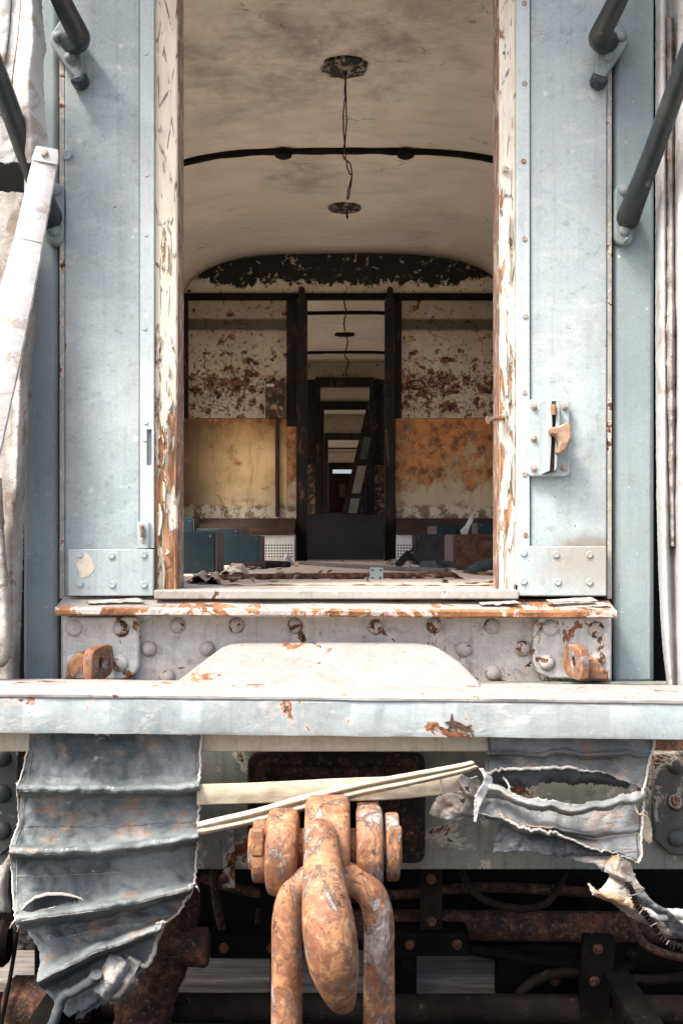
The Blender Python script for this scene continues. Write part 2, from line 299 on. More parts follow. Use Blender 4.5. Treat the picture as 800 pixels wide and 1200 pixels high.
def upper_mat(name, off):
    g = G(name)
    c = g.mix(g.th(g.noise(3, 5, .6, .4, off=off), .35, .65), (.40, .345, .25, 1), (.50, .44, .34, 1))
    c = g.mix(g.mul(g.th(g.wob(g.Z, .3, 3), 2.75, 3.2), .55), c, (.14, .11, .08, 1))
    c = g.mix(g.mul(g.th(g.noise(1, 6, .7, .2, (40, 40, 4), off), .52, .72), .35), c, (.2, .13, .08, 1))
    bands = ((2.44, 2.54, .05, .085), (2.58, 2.76, .08, .12), (2.83, 2.88, .03, .06), (2.36, 3.0, .15, .02))
    lf = g.mul(g.m('SUBTRACT', g.noise(3.2, 3, .5, off=(off[0] + 9, 1, 6)), .5), .22)
    k = g.mx(chips(g, 17, bands, 0, off), g.add(chips(g, 50, bands, 0, (off[0] + 1, 2, 3)), -.03)); k = g.add(k, lf)
    pk = g.th(k, .645, .655); ring = g.th(k, .585, .645)
    c = g.mix(g.mul(ring, .75), c, (.42, .22, .10, 1))
    c = g.mix(pk, c, g.mix(g.th(g.noise(40, 5, .6), .4, .65), (.014, .008, .006, 1), (.24, .09, .035, 1)))
    bar = g.band(g.wob(g.Z, .03, 6), 3.08, 3.17, .015); c = g.mix(g.mul(bar, .85), c, (.03, .025, .02, 1))
    h = g.add(g.mul(ring, .5), g.mul(pk, -1.))
    return g.done(c, .7, 0, g.bump(h, .8, .012))
M['upper_l'] = upper_mat('flaking_cream_panel', (0, 0, 0)); M['upper_r'] = upper_mat('flaking_cream_panel_right', (4, 0, 3))

def lower_mat(name, off, cov, gold):
    g = G(name)
    c = g.mix(g.th(g.noise(3, 6, .62, .5, off=off), .35, .65), gold, tuple(min(1, x * 1.35) for x in gold[:3]) + (1,))
    c = g.mix(g.mul(g.th(g.noise(1, 6, .7, .2, (22, 22, 2.5), off), .5, .7), .4), c, (.2, .12, .05, 1))
    c = g.mix(g.mul(g.th(g.wob(g.Z, .25, 4), 2.05, 2.42), .9), c, g.mix(g.th(g.noise(13, 7, .7, .4, off=off), .38, .62), (.13, .05, .018, 1), (.36, .16, .05, 1))); c = g.mix(g.mul(g.th(g.wob(g.Z, .2, 4), 1.7, 2.0, 1, 0), .45), c, (.55, .48, .36, 1))
    n = g.add(g.noise(5.5, 9, .7, .4, off=off), g.mul(g.th(g.wob(g.Z, .2, 5), 2.28, 2.42), .12))
    n = g.add(n, g.mul(g.th(g.wob(g.Z, .2, 5), 1.8, 2.0, 1, 0), -.12 if cov < .5 else .03))
    n = g.add(n, g.mul(g.m('SUBTRACT', g.noise(1, 8, .7, .3, (15, 15, 2.2), off), .5), .3))
    c = g.mix(g.mul(g.th(g.mx(g.mul(g.X, -1.), 0.), .75, 1.25), .85), c, (.09, .055, .025, 1))  # shade towards the left edge put into the colour, countering side daylight
    rm = g.th(n, cov - .02, cov + .11)
    r = g.mix(g.th(g.noise(16, 8, .7, .4, off=off), .35, .6), (.11, .04, .016, 1), (.48, .19, .055, 1))
    r = g.mix(g.th(g.noise(30, 8, .7, .4, off=(1, 2, 3)), .6, .66), r, (.55, .36, .18, 1))
    c = g.mix(g.mul(rm, .93), c, r)
    lo = g.th(g.wob(g.Z, .12, 7), 1.72, 1.76, 1, 0); c = g.mix(g.mul(lo, .8), c, g.mix(g.th(g.noise(12, 7, .7), .45, .55), (.55, .49, .38, 1), (.12, .07, .04, 1)))
    h = g.add(g.mul(rm, -.6), g.mul(g.noise(60, 6, .7), .5))
    return g.done(c, .7, 0, g.bump(h, .6, .01))
M['lower_l'] = lower_mat('golden_stained_panel', (3, 0, 0), .57, (.62, .43, .20, 1)); M['lower_r'] = lower_mat('orange_rust_panel', (8, 0, 1), .385, (.34, .26, .15, 1))

def lunette_mat():
    g = G('charred_arch')
    d = g.m('SQRT', g.add(g.mul(g.X, g.X), 0.0001))
    edge = g.add(g.m('MULTIPLY_ADD', g.mul(g.X, g.X), .03, 3.44), g.mul(g.m('SUBTRACT', g.noise(7, 8, .75, .7), .5), .42))
    k = g.m('SUBTRACT', g.Z, edge)
    bl = g.th(k, -.005, .005)
    c = g.mix(g.th(g.noise(5, 6, .6), .3, .7), (.48, .42, .32, 1), (.58, .52, .41, 1))
    c = g.mix(g.th(g.noise(16, 7, .65, .3), .64, .66), c, (.03, .02, .015, 1))
    b = g.mix(g.th(g.noise(17, 8, .7, .5), .585, .62), (.006, .005, .004, 1), (.36, .3, .22, 1))
    c = g.mix(g.th(g.noise(30, 7, .65, .3), .6, .63), c, (.05, .03, .02, 1))
    return g.done(g.mix(bl, c, b), .75, 0, g.bump(g.add(bl, g.noise(40, 5, .7)), .7, .012))
M['lunette'] = lunette_mat()

def perf_mat():
    g = G('perforated_sheet')
    v = g.vor(1, (48, 0, 48), 'F1', rnd=0.); hole = g.th(v.outputs['Distance'], .3, .36, 1, 0)
    return g.done(g.mix(hole, (.62, .62, .58, 1), (.012, .012, .012, 1)), .6)
M['perf'] = perf_mat()
def slot_mat():
    g = G('slotted_grille')
    a = g.m('FRACT', g.mul(g.X, 55)); hole = g.band(a, .3, .75, .12)
    return g.done(g.mix(hole, (.038, .021, .015, 1), (.008, .007, .006, 1)), .7)
M['slot'] = slot_mat()

def ground_mat():
    g = G('dark_ballast')
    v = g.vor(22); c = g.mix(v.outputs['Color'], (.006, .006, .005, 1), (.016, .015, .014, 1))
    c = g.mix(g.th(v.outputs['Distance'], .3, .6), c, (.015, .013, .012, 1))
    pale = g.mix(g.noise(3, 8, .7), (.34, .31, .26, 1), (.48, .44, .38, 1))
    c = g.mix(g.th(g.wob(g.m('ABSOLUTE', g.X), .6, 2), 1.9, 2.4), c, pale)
    return g.done(c, .9, 0, g.bump(g.inv(v.outputs['Distance']), 1., .04), spec=.1)
M['ground'] = ground_mat()
M['stone'] = flat_mat('ballast_stone', (.018, .017, .016, 1), (.04, .038, .035, 1), 30)
M['outer'] = aged('carriage_side_paint', (.25, .31, .34, 1), (.3, .36, .38, 1), .68, 4, streak=.3, dirt=.3)
M['sidewall'] = flat_mat('stained_side_wall', (.6, .53, .4, 1), (.7, .63, .5, 1), 2, grime=(.2, .1, .05, 1), gth=.58)
M['pane'] = flat_mat('leaning_pane', (.16, .15, .12, 1), (.24, .23, .19, 1), 5)
M['pane_teal'] = flat_mat('dark_teal_pane', (.04, .055, .055, 1), (.07, .085, .08, 1), 5)

# ------------------------------------------------------------------ geometry
class MB:
    def __init__(s): s.v = []; s.f = []
    def poly(s, vs, fs):
        o = len(s.v); s.v += [Vector(v) for v in vs]; s.f += [tuple(i + o for i in f) for f in fs]; return s
    def box(s, x0, x1, y0, y1, z0, z1):
        return s.poly([(x, y, z) for z in (z0, z1) for y in (y0, y1) for x in (x0, x1)],
                      [(0, 2, 3, 1), (4, 5, 7, 6), (0, 1, 5, 4), (2, 6, 7, 3), (0, 4, 6, 2), (1, 3, 7, 5)])
    def pbox(s, a, b, t, u, d, th):                  # pixel rectangle whose front lies at distance d, th metres thick
        p, q = P(a, u, d), P(b, t, d); return s.box(p.x, q.x, d, d + th, p.z, q.z)
    def prism(s, pts, d, th, d2=None):               # outline at distance d with thickness th
        f = [P(x, y, d) for x, y in pts]; n = len(f)
        b = [v + Vector((0, th, 0)) for v in f]
        return s.poly(f + b, [tuple(range(n)), tuple(range(2 * n - 1, n - 1, -1))] + [(i, i + n, (i + 1) % n + n, (i + 1) % n) for i in range(n)])
    def tube(s, pts, rad, seg=12, caps=True, flat=1.):
        pts = [Vector(p) for p in pts]; n = len(pts)
        if not isinstance(rad, (list, tuple)): rad = [rad] * n
        o = len(s.v); up = None
        for i, p in enumerate(pts):
            t = (pts[min(i + 1, n - 1)] - pts[max(i - 1, 0)]).normalized()
            if up is None: up = Vector((0, 0, 1)) if abs(t.z) < .8 else Vector((0, 1, 0))
            a = t.cross(up).normalized(); b = a.cross(t).normalized(); up = b
            for k in range(seg):
                th = 2 * math.pi * k / seg
                s.v.append(p + (a * math.cos(th) + b * math.sin(th) * flat) * rad[i])
        for i in range(n - 1):
            for k in range(seg):
                a, b = o + i * seg + k, o + i * seg + (k + 1) % seg
                s.f.append((a, b, b + seg, a + seg))
        if caps:
            s.f.append(tuple(o + k for k in range(seg - 1, -1, -1))); s.f.append(tuple(o + (n - 1) * seg + k for k in range(seg)))
        return s
    def lathe(s, base, axis, prof, seg=20):          # profile of (along, radius) around axis
        base = Vector(base); axis = Vector(axis).normalized()
        u = axis.orthogonal().normalized(); w = axis.cross(u); o = len(s.v); n = len(prof)
        for (h, r) in prof:
            for k in range(seg):
                t = 2 * math.pi * k / seg; s.v.append(base + axis * h + (u * math.cos(t) + w * math.sin(t)) * max(r, 1e-5))
        for i in range(n - 1):
            for k in range(seg):
                a, b = o + i * seg + k, o + i * seg + (k + 1) % seg; s.f.append((a, b, b + seg, a + seg))
        s.f.append(tuple(o + k for k in range(seg - 1, -1, -1))); s.f.append(tuple(o + (n - 1) * seg + k for k in range(seg)))
        return s

WO = {}; SURF = {}; WARP = [0.]
def warp(x, y):
    if not WARP[0]: return x, y
    return (x + WARP[0] * noise.noise(Vector((x * .035, y * .035, 11.3))), y + WARP[0] * (noise.noise(Vector((x * .03, y * .03, 5.1))) + .5 * noise.noise(Vector((x * .09, y * .09, 8.7)))))
def crumple(x, y, seed):
    a = abs(noise.noise(Vector((x * .045 + seed, y * .045, 2.2)))); b = abs(noise.noise(Vector((x * .11, y * .11 + seed, 6.2))))
    return (.25 - a) * 1.5 + (.25 - b) * .6
def link(name, mesh, mat, parent=None, origin=None):
    o = bpy.data.objects.new(name, mesh); C.objects.link(o)
    if mat: mesh.materials.append(mat)
    WO[o] = Vector(origin); o.location = WO[o]
    if parent: o.parent = parent; o.location = WO[o] - WO[parent]
    return o
def obj(name, mb, mat, parent=None, bevel=0., smooth=35, sub=0, origin=None, seg=2):
    vs = mb.v
    lo = Vector([min(v[i] for v in vs) for i in range(3)]); hi = Vector([max(v[i] for v in vs) for i in range(3)])
    c = Vector(origin) if origin is not None else Vector(((lo.x + hi.x) / 2, (lo.y + hi.y) / 2, lo.z))
    me = bpy.data.meshes.new(name); me.from_pydata([v - c for v in vs], [], mb.f)
    bm = bmesh.new(); bm.from_mesh(me); bmesh.ops.recalc_face_normals(bm, faces=bm.faces); bm.to_mesh(me); bm.free()
    o = link(name, me, M[mat] if isinstance(mat, str) else mat, parent, c)
    if smooth:
        me.polygons.foreach_set('use_smooth', [True] * len(me.polygons)); me.set_sharp_from_angle(angle=R(smooth))
    if bevel:
        b = o.modifiers.new('bevel', 'BEVEL'); b.width = bevel; b.segments = seg; b.limit_method = 'ANGLE'; b.angle_limit = R(40)
        b.harden_normals = False
    if sub:
        b = o.modifiers.new('subdivision', 'SUBSURF'); b.levels = b.render_levels = sub
    return o
def tag(o, label=None, cat=None, group=None, kind=None):
    for k, v in (('label', label), ('category', cat), ('group', group), ('kind', kind)):
        if v: o[k] = v
    return o
def empty(name, loc, label, cat, group=None):
    o = bpy.data.objects.new(name, None); C.objects.link(o); o.empty_display_size = .1
    o.location = loc; WO[o] = Vector(loc); return tag(o, label, cat, group)
def cr(p, t):                                        # Catmull-Rom through the list p, t in 0..1
    n = len(p) - 1; x = min(max(t, 0), 1) * n; i = min(int(x), n - 1); f = x - i
    a, b, c, d = p[max(i - 1, 0)], p[i], p[i + 1], p[min(i + 2, n)]
    return tuple(.5 * (2 * b[k] + (c[k] - a[k]) * f + (2 * a[k] - 5 * b[k] + 4 * c[k] - d[k]) * f * f + (3 * b[k] - a[k] - 3 * c[k] + d[k]) * f ** 3) for k in range(len(b)))
def curve(p, n): return [cr(p, i / (n - 1)) for i in range(n)]
def inside(x, y, poly):
    r = False; n = len(poly)
    for i in range(n):
        x1, y1 = poly[i]; x2, y2 = poly[(i + 1) % n]
        if (y1 > y) != (y2 > y) and x < (x2 - x1) * (y - y1) / (y2 - y1) + x1: r = not r
    return r
def sheet(name, rows, mat, parent=None, nu=60, nv=90, amp=.004, fs=9., jag=(0, 0, 0, 0), holes=(), th=.003, seed=0, linear=False):
    """cloth lofted through rows of (px, py, distance); jag = px roughness of top, right, bottom, left edge"""
    rs = [curve(r, nu) for r in rows]; V = []; px = []
    for j in range(nv):
        for i in range(nu):
            x, y, d = cr([r[i] for r in rs], j / (nv - 1))
            px.append((x, y)); k = noise.noise(Vector((x * .02 + seed, y * .02, 3.1))); k2 = noise.noise(Vector((x * .07 + seed, y * .07, 9.1)))
            d += amp * (k * 1.6 + k2 * .6 + crumple(x, y, seed)); x, y = warp(x, y)
            q = noise.noise(Vector((x * .35 + seed, y * .35, 1.7))) + .6 * noise.noise(Vector((x * .09, y * .09 + seed, 4.7)))
            if j == 0: y += q * jag[0]
            if j == nv - 1: y += q * jag[2]
            if i == 0: x += q * jag[3]
            if i == nu - 1: x += q * jag[1]
            V.append(P(x, y, d))
    fs_ = []
    for j in range(nv - 1):
        for i in range(nu - 1):
            q = (j * nu + i, j * nu + i + 1, (j + 1) * nu + i + 1, (j + 1) * nu + i)
            cx = sum(px[k][0] for k in q) / 4; cy = sum(px[k][1] for k in q) / 4
            w = noise.noise(Vector((cx * .25, cy * .25, seed))) * 1.6
            if any(inside(cx + w, cy + w, h) for h in holes): continue
            fs_.append(q)
    def at(u, v, lift=.004):
        x, y, d = cr([cr(r, u) for r in rows], v)
        k = noise.noise(Vector((x * .02 + seed, y * .02, 3.1))); k2 = noise.noise(Vector((x * .07 + seed, y * .07, 9.1)))
        d += amp * (k * 1.6 + k2 * .6 + crumple(x, y, seed)); x, y = warp(x, y); return P(x, y, d - lift)
    mb = MB(); used = sorted({i for f in fs_ for i in f}); ix = {k: n for n, k in enumerate(used)}
    mb.v = [V[k] for k in used]; mb.f = [tuple(ix[i] for i in f) for f in fs_]
    o = obj(name, mb, mat, parent, smooth=80)
    s = o.modifiers.new('thickness', 'SOLIDIFY'); s.thickness = th; s.offset = 0
    SURF[o] = at
    return o
def ptube(pts, rpx, n=30, seg=8, wig=0., seed=0):    # tube along pixel points (px, py, distance), radius in px
    out = []; rr = []
    for i, (x, y, d) in enumerate(curve(pts, n)):
        if wig:
            x += wig * noise.noise(Vector((i * .5, seed, 1))); y += wig * noise.noise(Vector((i * .5, seed, 7)))
        x, y = warp(x, y); out.append(P(x, y, d))
        r = rpx if not isinstance(rpx, (list, tuple)) else cr([(q,) for q in rpx], i / (n - 1))[0]
        rr.append(S(max(r, .05), d))
    return MB().tube(out, rr, seg)
def rivet(px, py, d, rpx, mat, parent, h=.85, name='rivet'):
    r = S(rpx, d); prof = [(-.004, r)] + [(h * r * math.sin(a), r * math.cos(a)) for a in [R(x) for x in (0, 18, 36, 54, 72, 86)]]
    prof.reverse(); prof = prof[::-1]
    return obj(name, MB().lathe(P(px, py, d), (0, -1, 0), prof, 18), mat, parent, smooth=60)
def screw(px, py, d, rpx, parent, mat='screw', name='screw'):
    r = S(rpx, d); b = P(px, py, d); mb = MB(); a = random.uniform(0, 3); seg = 14
    mb.lathe(b, (0, -1, 0), [(-.002, r), (r * .35, r), (r * .5, r * .82), (r * .42, r * .4)], seg)
    return obj(name, mb, mat, parent, smooth=40)
def bolt(px, py, d, rpx, parent, mat='rustplate', name='bolt'):
    r = S(rpx, d); b = P(px, py, d)
    mb = MB().lathe(b, (0, -1, 0), [(-.003, r * 1.35), (r * .2, r * 1.35), (r * .22, r * 1.05), (r * .25, r), (r * .95, r), (r * 1.0, r * .8), (r * 1.02, r * .55), (r * 1.5, r * .5), (r * 1.55, r * .4)], 6 * 3)
    return obj(name, mb, mat, parent, smooth=30)
def stitch(o, u0, u1, v0, v1, r=.7, mat='webedge', parent=None, name='seam_stitching', n=90, lift=.003):
    at = SURF[o]; pts = [at(u0 + (u1 - u0) * i / (n - 1), v0 + (v1 - v0) * i / (n - 1), lift) for i in range(n)]
    rr = [S(r * (1 + .5 * noise.noise(Vector((i * .9, u0 * 7, v0 * 9)))), 2.65) for i in range(n)]
    return obj(name, MB().tube(pts, rr, 5), mat, parent, smooth=80)

FL = 1.318                                            # floor of the carriage
def fl(px, d, h=0.): return (px, HY + (EYE - FL - h) * F / d, d)

# ------------------------------------------------------------------ setting: ground
g = MB(); N = 40
g.poly([(-60, -40, 0), (60, -40, 0), (60, 90, 0), (-60, 90, 0)], [(0, 1, 2, 3)])
tag(obj('ground', g, 'ground', smooth=0), kind='structure')
mb = MB(); random.seed(3)
for i in range(900):
    x = random.uniform(-1.3, 1.3); y = random.uniform(2.6, 4.6); r = random.uniform(.014, .035); o0 = len(mb.v)
    ico = [(0, 0, 1), (.9, 0, .4), (.3, .85, .4), (-.7, .5, .4), (-.7, -.5, .4), (.3, -.85, .4), (.7, .5, -.5), (-.3, .85, -.5), (-.9, 0, -.5), (-.3, -.85, -.5), (.7, -.5, -.5), (0, 0, -1)]
    fs = [(0, 1, 2), (0, 2, 3), (0, 3, 4), (0, 4, 5), (0, 5, 1), (1, 6, 2), (2, 7, 3), (3, 8, 4), (4, 9, 5), (5, 10, 1), (6, 7, 2), (7, 8, 3), (8, 9, 4), (9, 10, 5), (10, 6, 1), (11, 7, 6), (11, 8, 7), (11, 9, 8), (11, 10, 9), (11, 6, 10)]
    mb.poly([(x + r * a * random.uniform(.7, 1.2), y + r * b * random.uniform(.7, 1.2), r * .4 + r * c * random.uniform(.5, .8)) for a, b, c in ico], fs)
tag(obj('ballast', mb, 'stone', smooth=0), kind='stuff')
proto = None
labels = ['grey split wooden sleeper lying on the dark ballast under the coupling']
for k in range(1):
    y = 3.3 + .62 * k
    o = obj('railway_sleeper', MB().box(-1.25, 1.25, y, y + .24, -.02, .105), 'sleeper', bevel=.012)
    tag(o, labels[k], 'sleeper')
for sx, lb in ((-1, 'rusty steel rail running under the left side of the carriage'), (1, 'rusty steel rail running under the right side of the carriage')):
    x = sx * .7525; prof = [(-.065, .105), (.065, .105), (.065, .12), (.012, .135), (.012, .22), (.036, .23), (.036, .26), (-.036, .26), (-.036, .23), (-.012, .22), (-.012, .135), (-.065, .12)]
    mb = MB(); a = [Vector((x + p, -12, z)) for p, z in prof]; b = [v + Vector((0, 30, 0)) for v in a]; n = len(prof)
    mb.poly(a + b, [tuple(range(n)), tuple(range(n, 2 * n))] + [(i, (i + 1) % n, (i + 1) % n + n, i + n) for i in range(n)])
    tag(obj('rail', mb, 'dark', smooth=0), lb, 'rail', 'rails under the carriage')

# ------------------------------------------------------------------ the carriage
car = empty('railway_carriage', (0, 3.1, 0), 'derelict pale blue railway carriage with an open end doorway and gutted interior', 'railway carriage')
# outer end wall with the doorway cut out
a, b, zt = 1.42, .5, 3.42
mb = MB(); pts = [(-a, .95), (-b, .95), (-b, zt), (b, zt), (b, .95), (a, .95), (a, 2.95), (1.1, 3.5), (0, 3.82), (-1.1, 3.5), (-a, 2.95)]
f = [Vector((x, 3.15, z)) for x, z in pts]; n = len(f); k = [v + Vector((0, .06, 0)) for v in f]
mb.poly(f + k, [tuple(range(n)), tuple(range(2 * n - 1, n - 1, -1))] + [(i, (i + 1) % n, (i + 1) % n + n, i + n) for i in range(n)])
obj('end_wall', mb, 'black', car, smooth=0)  # black colour paints in the deep shade of the gap behind the canvas
TOP = -160
def grain(mb, cuts, amp, seed=0): return mb
def side(name, x0, x1, y1, d, th, mat, bev=.004): return obj(name, MB().pbox(x0, x1, TOP, y1, d, th), mat, car, bevel=bev)
# left side of the doorway
side('corner_post', 27, 67.5, 802, 3.06, .085, 'post', .014)
side('seam_strip', 70, 76.2, 702, 3.045, .1, 'seam', .002); side('seam_gap', 67.2, 70.4, 702, 3.08, .065, 'gap', 0)
lp = side('door_panel', 76.4, 164, 699, 3.04, .1, 'panel', .004)
jl = side('door_jamb', 180.6, 208, 700, 3.046, .12, 'jamb_l', .006)
ji = side('jamb_lining', 208.2, 210, 700, 3.056, .09, 'jamb_in', .004)
mb = MB(); mb.pbox(164.2, 172, TOP, 642, 3.03, .1); mb.pbox(172, 180.2, TOP, 503, 3.03, .1); mb.pbox(172, 180.2, 545, 642, 3.03, .1); mb.pbox(178, 180.2, 503, 545, 3.03, .1); mb.pbox(172, 178, 503, 545, 3.05, .08)
ls = obj('cover_strip', mb, 'strip', car)
for x, y in ((171, 63), (172, 205), (171, 275), (170, 385), (171, 495), (170, 515)): screw(x, y, 3.03, 2.6, ls, 'strip', 'screw')
kp = obj('bolt_keeper', MB().pbox(161, 174.5, 612, 643, 3.016, .016), 'kick', car, bevel=.003)
obj('sliding_bolt', MB().tube([P(167, 616, 3.008), P(167.5, 630, 3.008)], .006, 8), 'lug', kp); screw(167, 634, 3.016, 2.4, kp)
kl = obj('kick_plate', MB().pbox(80, 180, 643.5, 698.5, 3.014, .02), 'kick', car, bevel=.003)
for x, y in ((94, 650), (131, 651), (169, 650), (94, 684), (132, 685), (169, 685)): screw(x, y, 3.014, 4, kl, 'kick')
pt = [(100 + (10 + 3 * noise.noise(Vector((math.cos(t) * 1.4, math.sin(t) * 1.4, 2)))) * math.cos(t), 662 + (13 + 8 * noise.noise(Vector((math.cos(t) * 1.6, math.sin(t) * 1.6, 5)))) * math.sin(t)) for t in [i * 2 * math.pi / 28 for i in range(28)]]
obj('bare_patch', MB().prism(pt, 3.0125, .002), 'white', kl, smooth=0).data.materials[0] = M['flake']
# right side
side('corner_post', 719.5, 767, 802, 3.06, .085, 'post', .016)
side('seam_strip', 710.8, 716.5, 702, 3.045, .1, 'seam', .002); side('seam_gap', 716.4, 719.7, 702, 3.08, .065, 'gap', 0)
rp = side('door_panel', 621, 710.6, 699, 3.04, .1, 'panel', .004)
jr = side('door_jamb', 584.8, 604.5, 700, 3.046, .12, 'jamb_r', .006)
side('jamb_lining', 582.4, 584.6, 700, 3.056, .09, 'jamb_in', .004)
rs_ = side('cover_strip', 604.8, 620.6, 686, 3.03, .1, 'strip', .003)
for x, y in ((614, 4), (614, 98), (613, 189), (614, 280), (615, 371), (614, 460), (614, 556), (615, 627)): screw(x, y, 3.03, 3, rs_, 'screw' if y % 3 else 'lug')
kr = obj('kick_plate', MB().pbox(607, 710, 640, 698.5, 3.014, .02), 'kick', car, bevel=.003)
for x, y in ((613, 648), (651, 650), (690, 650), (613, 681), (653, 682), (690, 682)): screw(x, y, 3.014, 4, kr, 'kick')
obj('nail', MB().tube([P(571, 492, 2.99), P(575, 491.5, 2.995), P(593, 489, 3.05)], [.012, .007, .007], 8), 'lug', car)
for jo, x0, x1, n_, lowy in ((jl, 181, 207, 20, 380), (jr, 587, 603, 18, 120)):
    for q in range(n_):
        x = random.uniform(x0 + 2, x1 - 7); y = random.uniform(lowy, 690) if random.random() < .7 else random.uniform(10, 690); L_ = 5 + 42 * random.random() ** 2.2; w_ = random.uniform(1.5, 4.5); sg = random.choice((-1, 1)); lf = random.uniform(.006, .016); m_ = x + random.uniform(-2, 2)
        A = [(x, y), (x, y + L_ * .5), (m_, y + L_)]
        B = [(x + w_ * .5, y + 2), (x + w_, y + L_ * .45), (m_ + w_ * .4, y + L_ - 1)]
        if sg < 0: A, B = B, A
        rows = [[(a[0], a[1], 3.0445), ((a[0] + b[0]) / 2, (a[1] + b[1]) / 2, 3.0445 - lf * .25), (b[0], b[1], 3.0445 - lf)] for a, b in zip(A, B)]
        sheet('paint_flake', rows, 'flake', jo, 6, 14, .001, jag=(1.5, 1., 1.5, .4), seed=q + lowy, th=.0012)
# door latch on the right panel
def rrect(x0, y0, x1, y1, r, n=5):
    out = []
    for cx, cy, a0 in ((x1 - r, y1 - r, 0), (x0 + r, y1 - r, 90), (x0 + r, y0 + r, 180), (x1 - r, y0 + r, 270)):
        out += [(cx + r * math.cos(R(a0 + 90 * i / n)), cy + r * math.sin(R(a0 + 90 * i / n))) for i in range(n + 1)]
    return out
lt = obj('latch_plate', MB().prism(rrect(618, 468, 667, 558, 5), 3.012, .018), 'kick', car, bevel=.003)
for x, y in ((625, 477), (661, 477), (625, 514), (625, 549), (660, 549)): bolt(x, y, 3.012, 3, lt, 'screw')
mb = MB().prism([(641, 471), (646, 468), (647, 500), (644, 552), (636, 555), (639, 540)], 2.985, .03)
obj('latch_cheek', mb, 'kick', lt, bevel=.002)
obj('latch_cheek', MB().prism([(652, 470), (655.5, 473), (655.5, 500), (652, 548), (650, 552), (651, 500)], 2.985, .03), 'kick', lt, bevel=.002)
obj('latch_slot', MB().prism([(645, 470), (653, 470), (651, 552), (640, 555)], 3.0, .016), 'gap', lt)
obj('latch_lever', MB().prism([(645, 501), (655, 499), (664, 494), (669, 498), (669.5, 512), (665, 525), (657, 532), (652, 531), (655, 520), (652, 510), (645, 508)], 2.95, .045), 'lever', lt, bevel=.007, seg=3)
obj('latch_pin', MB().tube([P(648, 474, 2.98), P(648.5, 486, 2.98)], S(3, 3), 10), 'lug', lt)

# threshold, sill ledge, end sill
obj('threshold_board', MB().box(XP(181, 3.0), XP(607, 3.0), 2.99, 3.21, FL - .024, FL + .002), 'ochre', car, bevel=.004).data.materials[0] = M['thresh']
def bar_along(name, prof, x0, x1, mat, n=90, wob=.003, slope=0., seed=0, parent=None, bevel=0, closed=True):
    """profile of (distance, z) swept along x, every corner wobbled by noise"""
    mb = MB(); m = len(prof)
    for i in range(n):
        x = x0 + (x1 - x0) * i / (n - 1)
        for j, (d, z) in enumerate(prof):
            w = noise.noise(Vector((x * 6, j * 3.7, seed))) + .5 * noise.noise(Vector((x * 25, j * 3.7, seed))); w2 = noise.noise(Vector((x * 7, j * 2.3, seed + 5)))
            mb.v.append(Vector((x, d + w * wob, z + w2 * wob + slope * (x - x0) / (x1 - x0))))
    for i in range(n - 1):
        for j in range(m): mb.f.append((i * m + j, i * m + (j + 1) % m, (i + 1) * m + (j + 1) % m, (i + 1) * m + j))
    mb.f += [tuple(range(m)), tuple((n - 1) * m + j for j in range(m))]
    return obj(name, mb, mat, parent or car, smooth=30, bevel=bevel)
z = lambda py, d: ZP(py, d)
sl = -.009
led = bar_along('sill_ledge', [(3.045, z(699, 3.04)), (2.955, z(712, 2.955)), (2.955, z(716, 2.955)), (3.045, z(712, 3.045))], XP(66, 2.96), XP(721, 2.96), 'sill', slope=sl, wob=.004)
bar_along('sill_lip', [(2.945, z(711.5, 2.945)), (2.938, z(714, 2.938)), (2.94, z(719.5, 2.94)), (2.953, z(721, 2.953)), (2.962, z(718, 2.962)), (2.958, z(712, 2.958))], XP(66, 2.95), XP(721, 2.95), 'siledge', slope=sl, wob=.0035, seed=3, parent=led)
for k, (x0, x1, y) in enumerate(((640, 700, 703), (560, 610, 706), (652, 716, 709), (100, 170, 704))):   # lifting flakes of old paint on the ledge
    sheet('paint_flake', [[(x0, y, 3.0), (x1 - 8, y - 3, 3.0)], [(x0 + 5, y + 3, 2.975), (x1, y + 1, 2.975)]], 'seam', led, 14, 8, .004, jag=(1, 2, 2, 2), seed=k, th=.002)
es = obj('end_sill', MB().pbox(72, 716, 716, 812, 3.05, .09), 'sillplate', car)
for x, y in ((208.5, 733), (277, 733), (345.5, 733.5), (440, 735), (508.5, 733), (576, 734), (175, 760), (243, 760), (543, 761), (612, 760), (577, 788), (196, 793), (640, 790)):
    rivet(x, y, 3.05, 9.5, 'rivet_r' if x in (277, 440, 508.5, 345.5) else 'rivet', es)
def eye_plate(c, u, v, w, ru, rv, hole, tail, th, n=28):   # a plate with a hole; u, v in its plane, w across it
    mb = MB(); c = Vector(c)
    outer = []; inner = []
    for i in range(n):
        t = 2 * math.pi * i / n; cu, cv = math.cos(t), math.sin(t)
        m = max(abs(cu), abs(cv)) ** .6; x, y = cu * ru / m, cv * rv / m
        if cu < 0: x *= tail
        outer.append((x, y)); inner.append((cu * hole, cv * hole * 1.35))
    for s_ in (-.5, .5):
        for x, y in outer + inner: mb.v.append(c + u * x + v * y + w * th * s_)
    o2 = 2 * n
    for i in range(n):
        j = (i + 1) % n
        mb.f += [(i, j, n + j, n + i), (o2 + i, o2 + n + i, o2 + n + j, o2 + j), (i, o2 + i, o2 + j, j), (n + i, n + j, o2 + n + j, o2 + n + i)]
    return mb
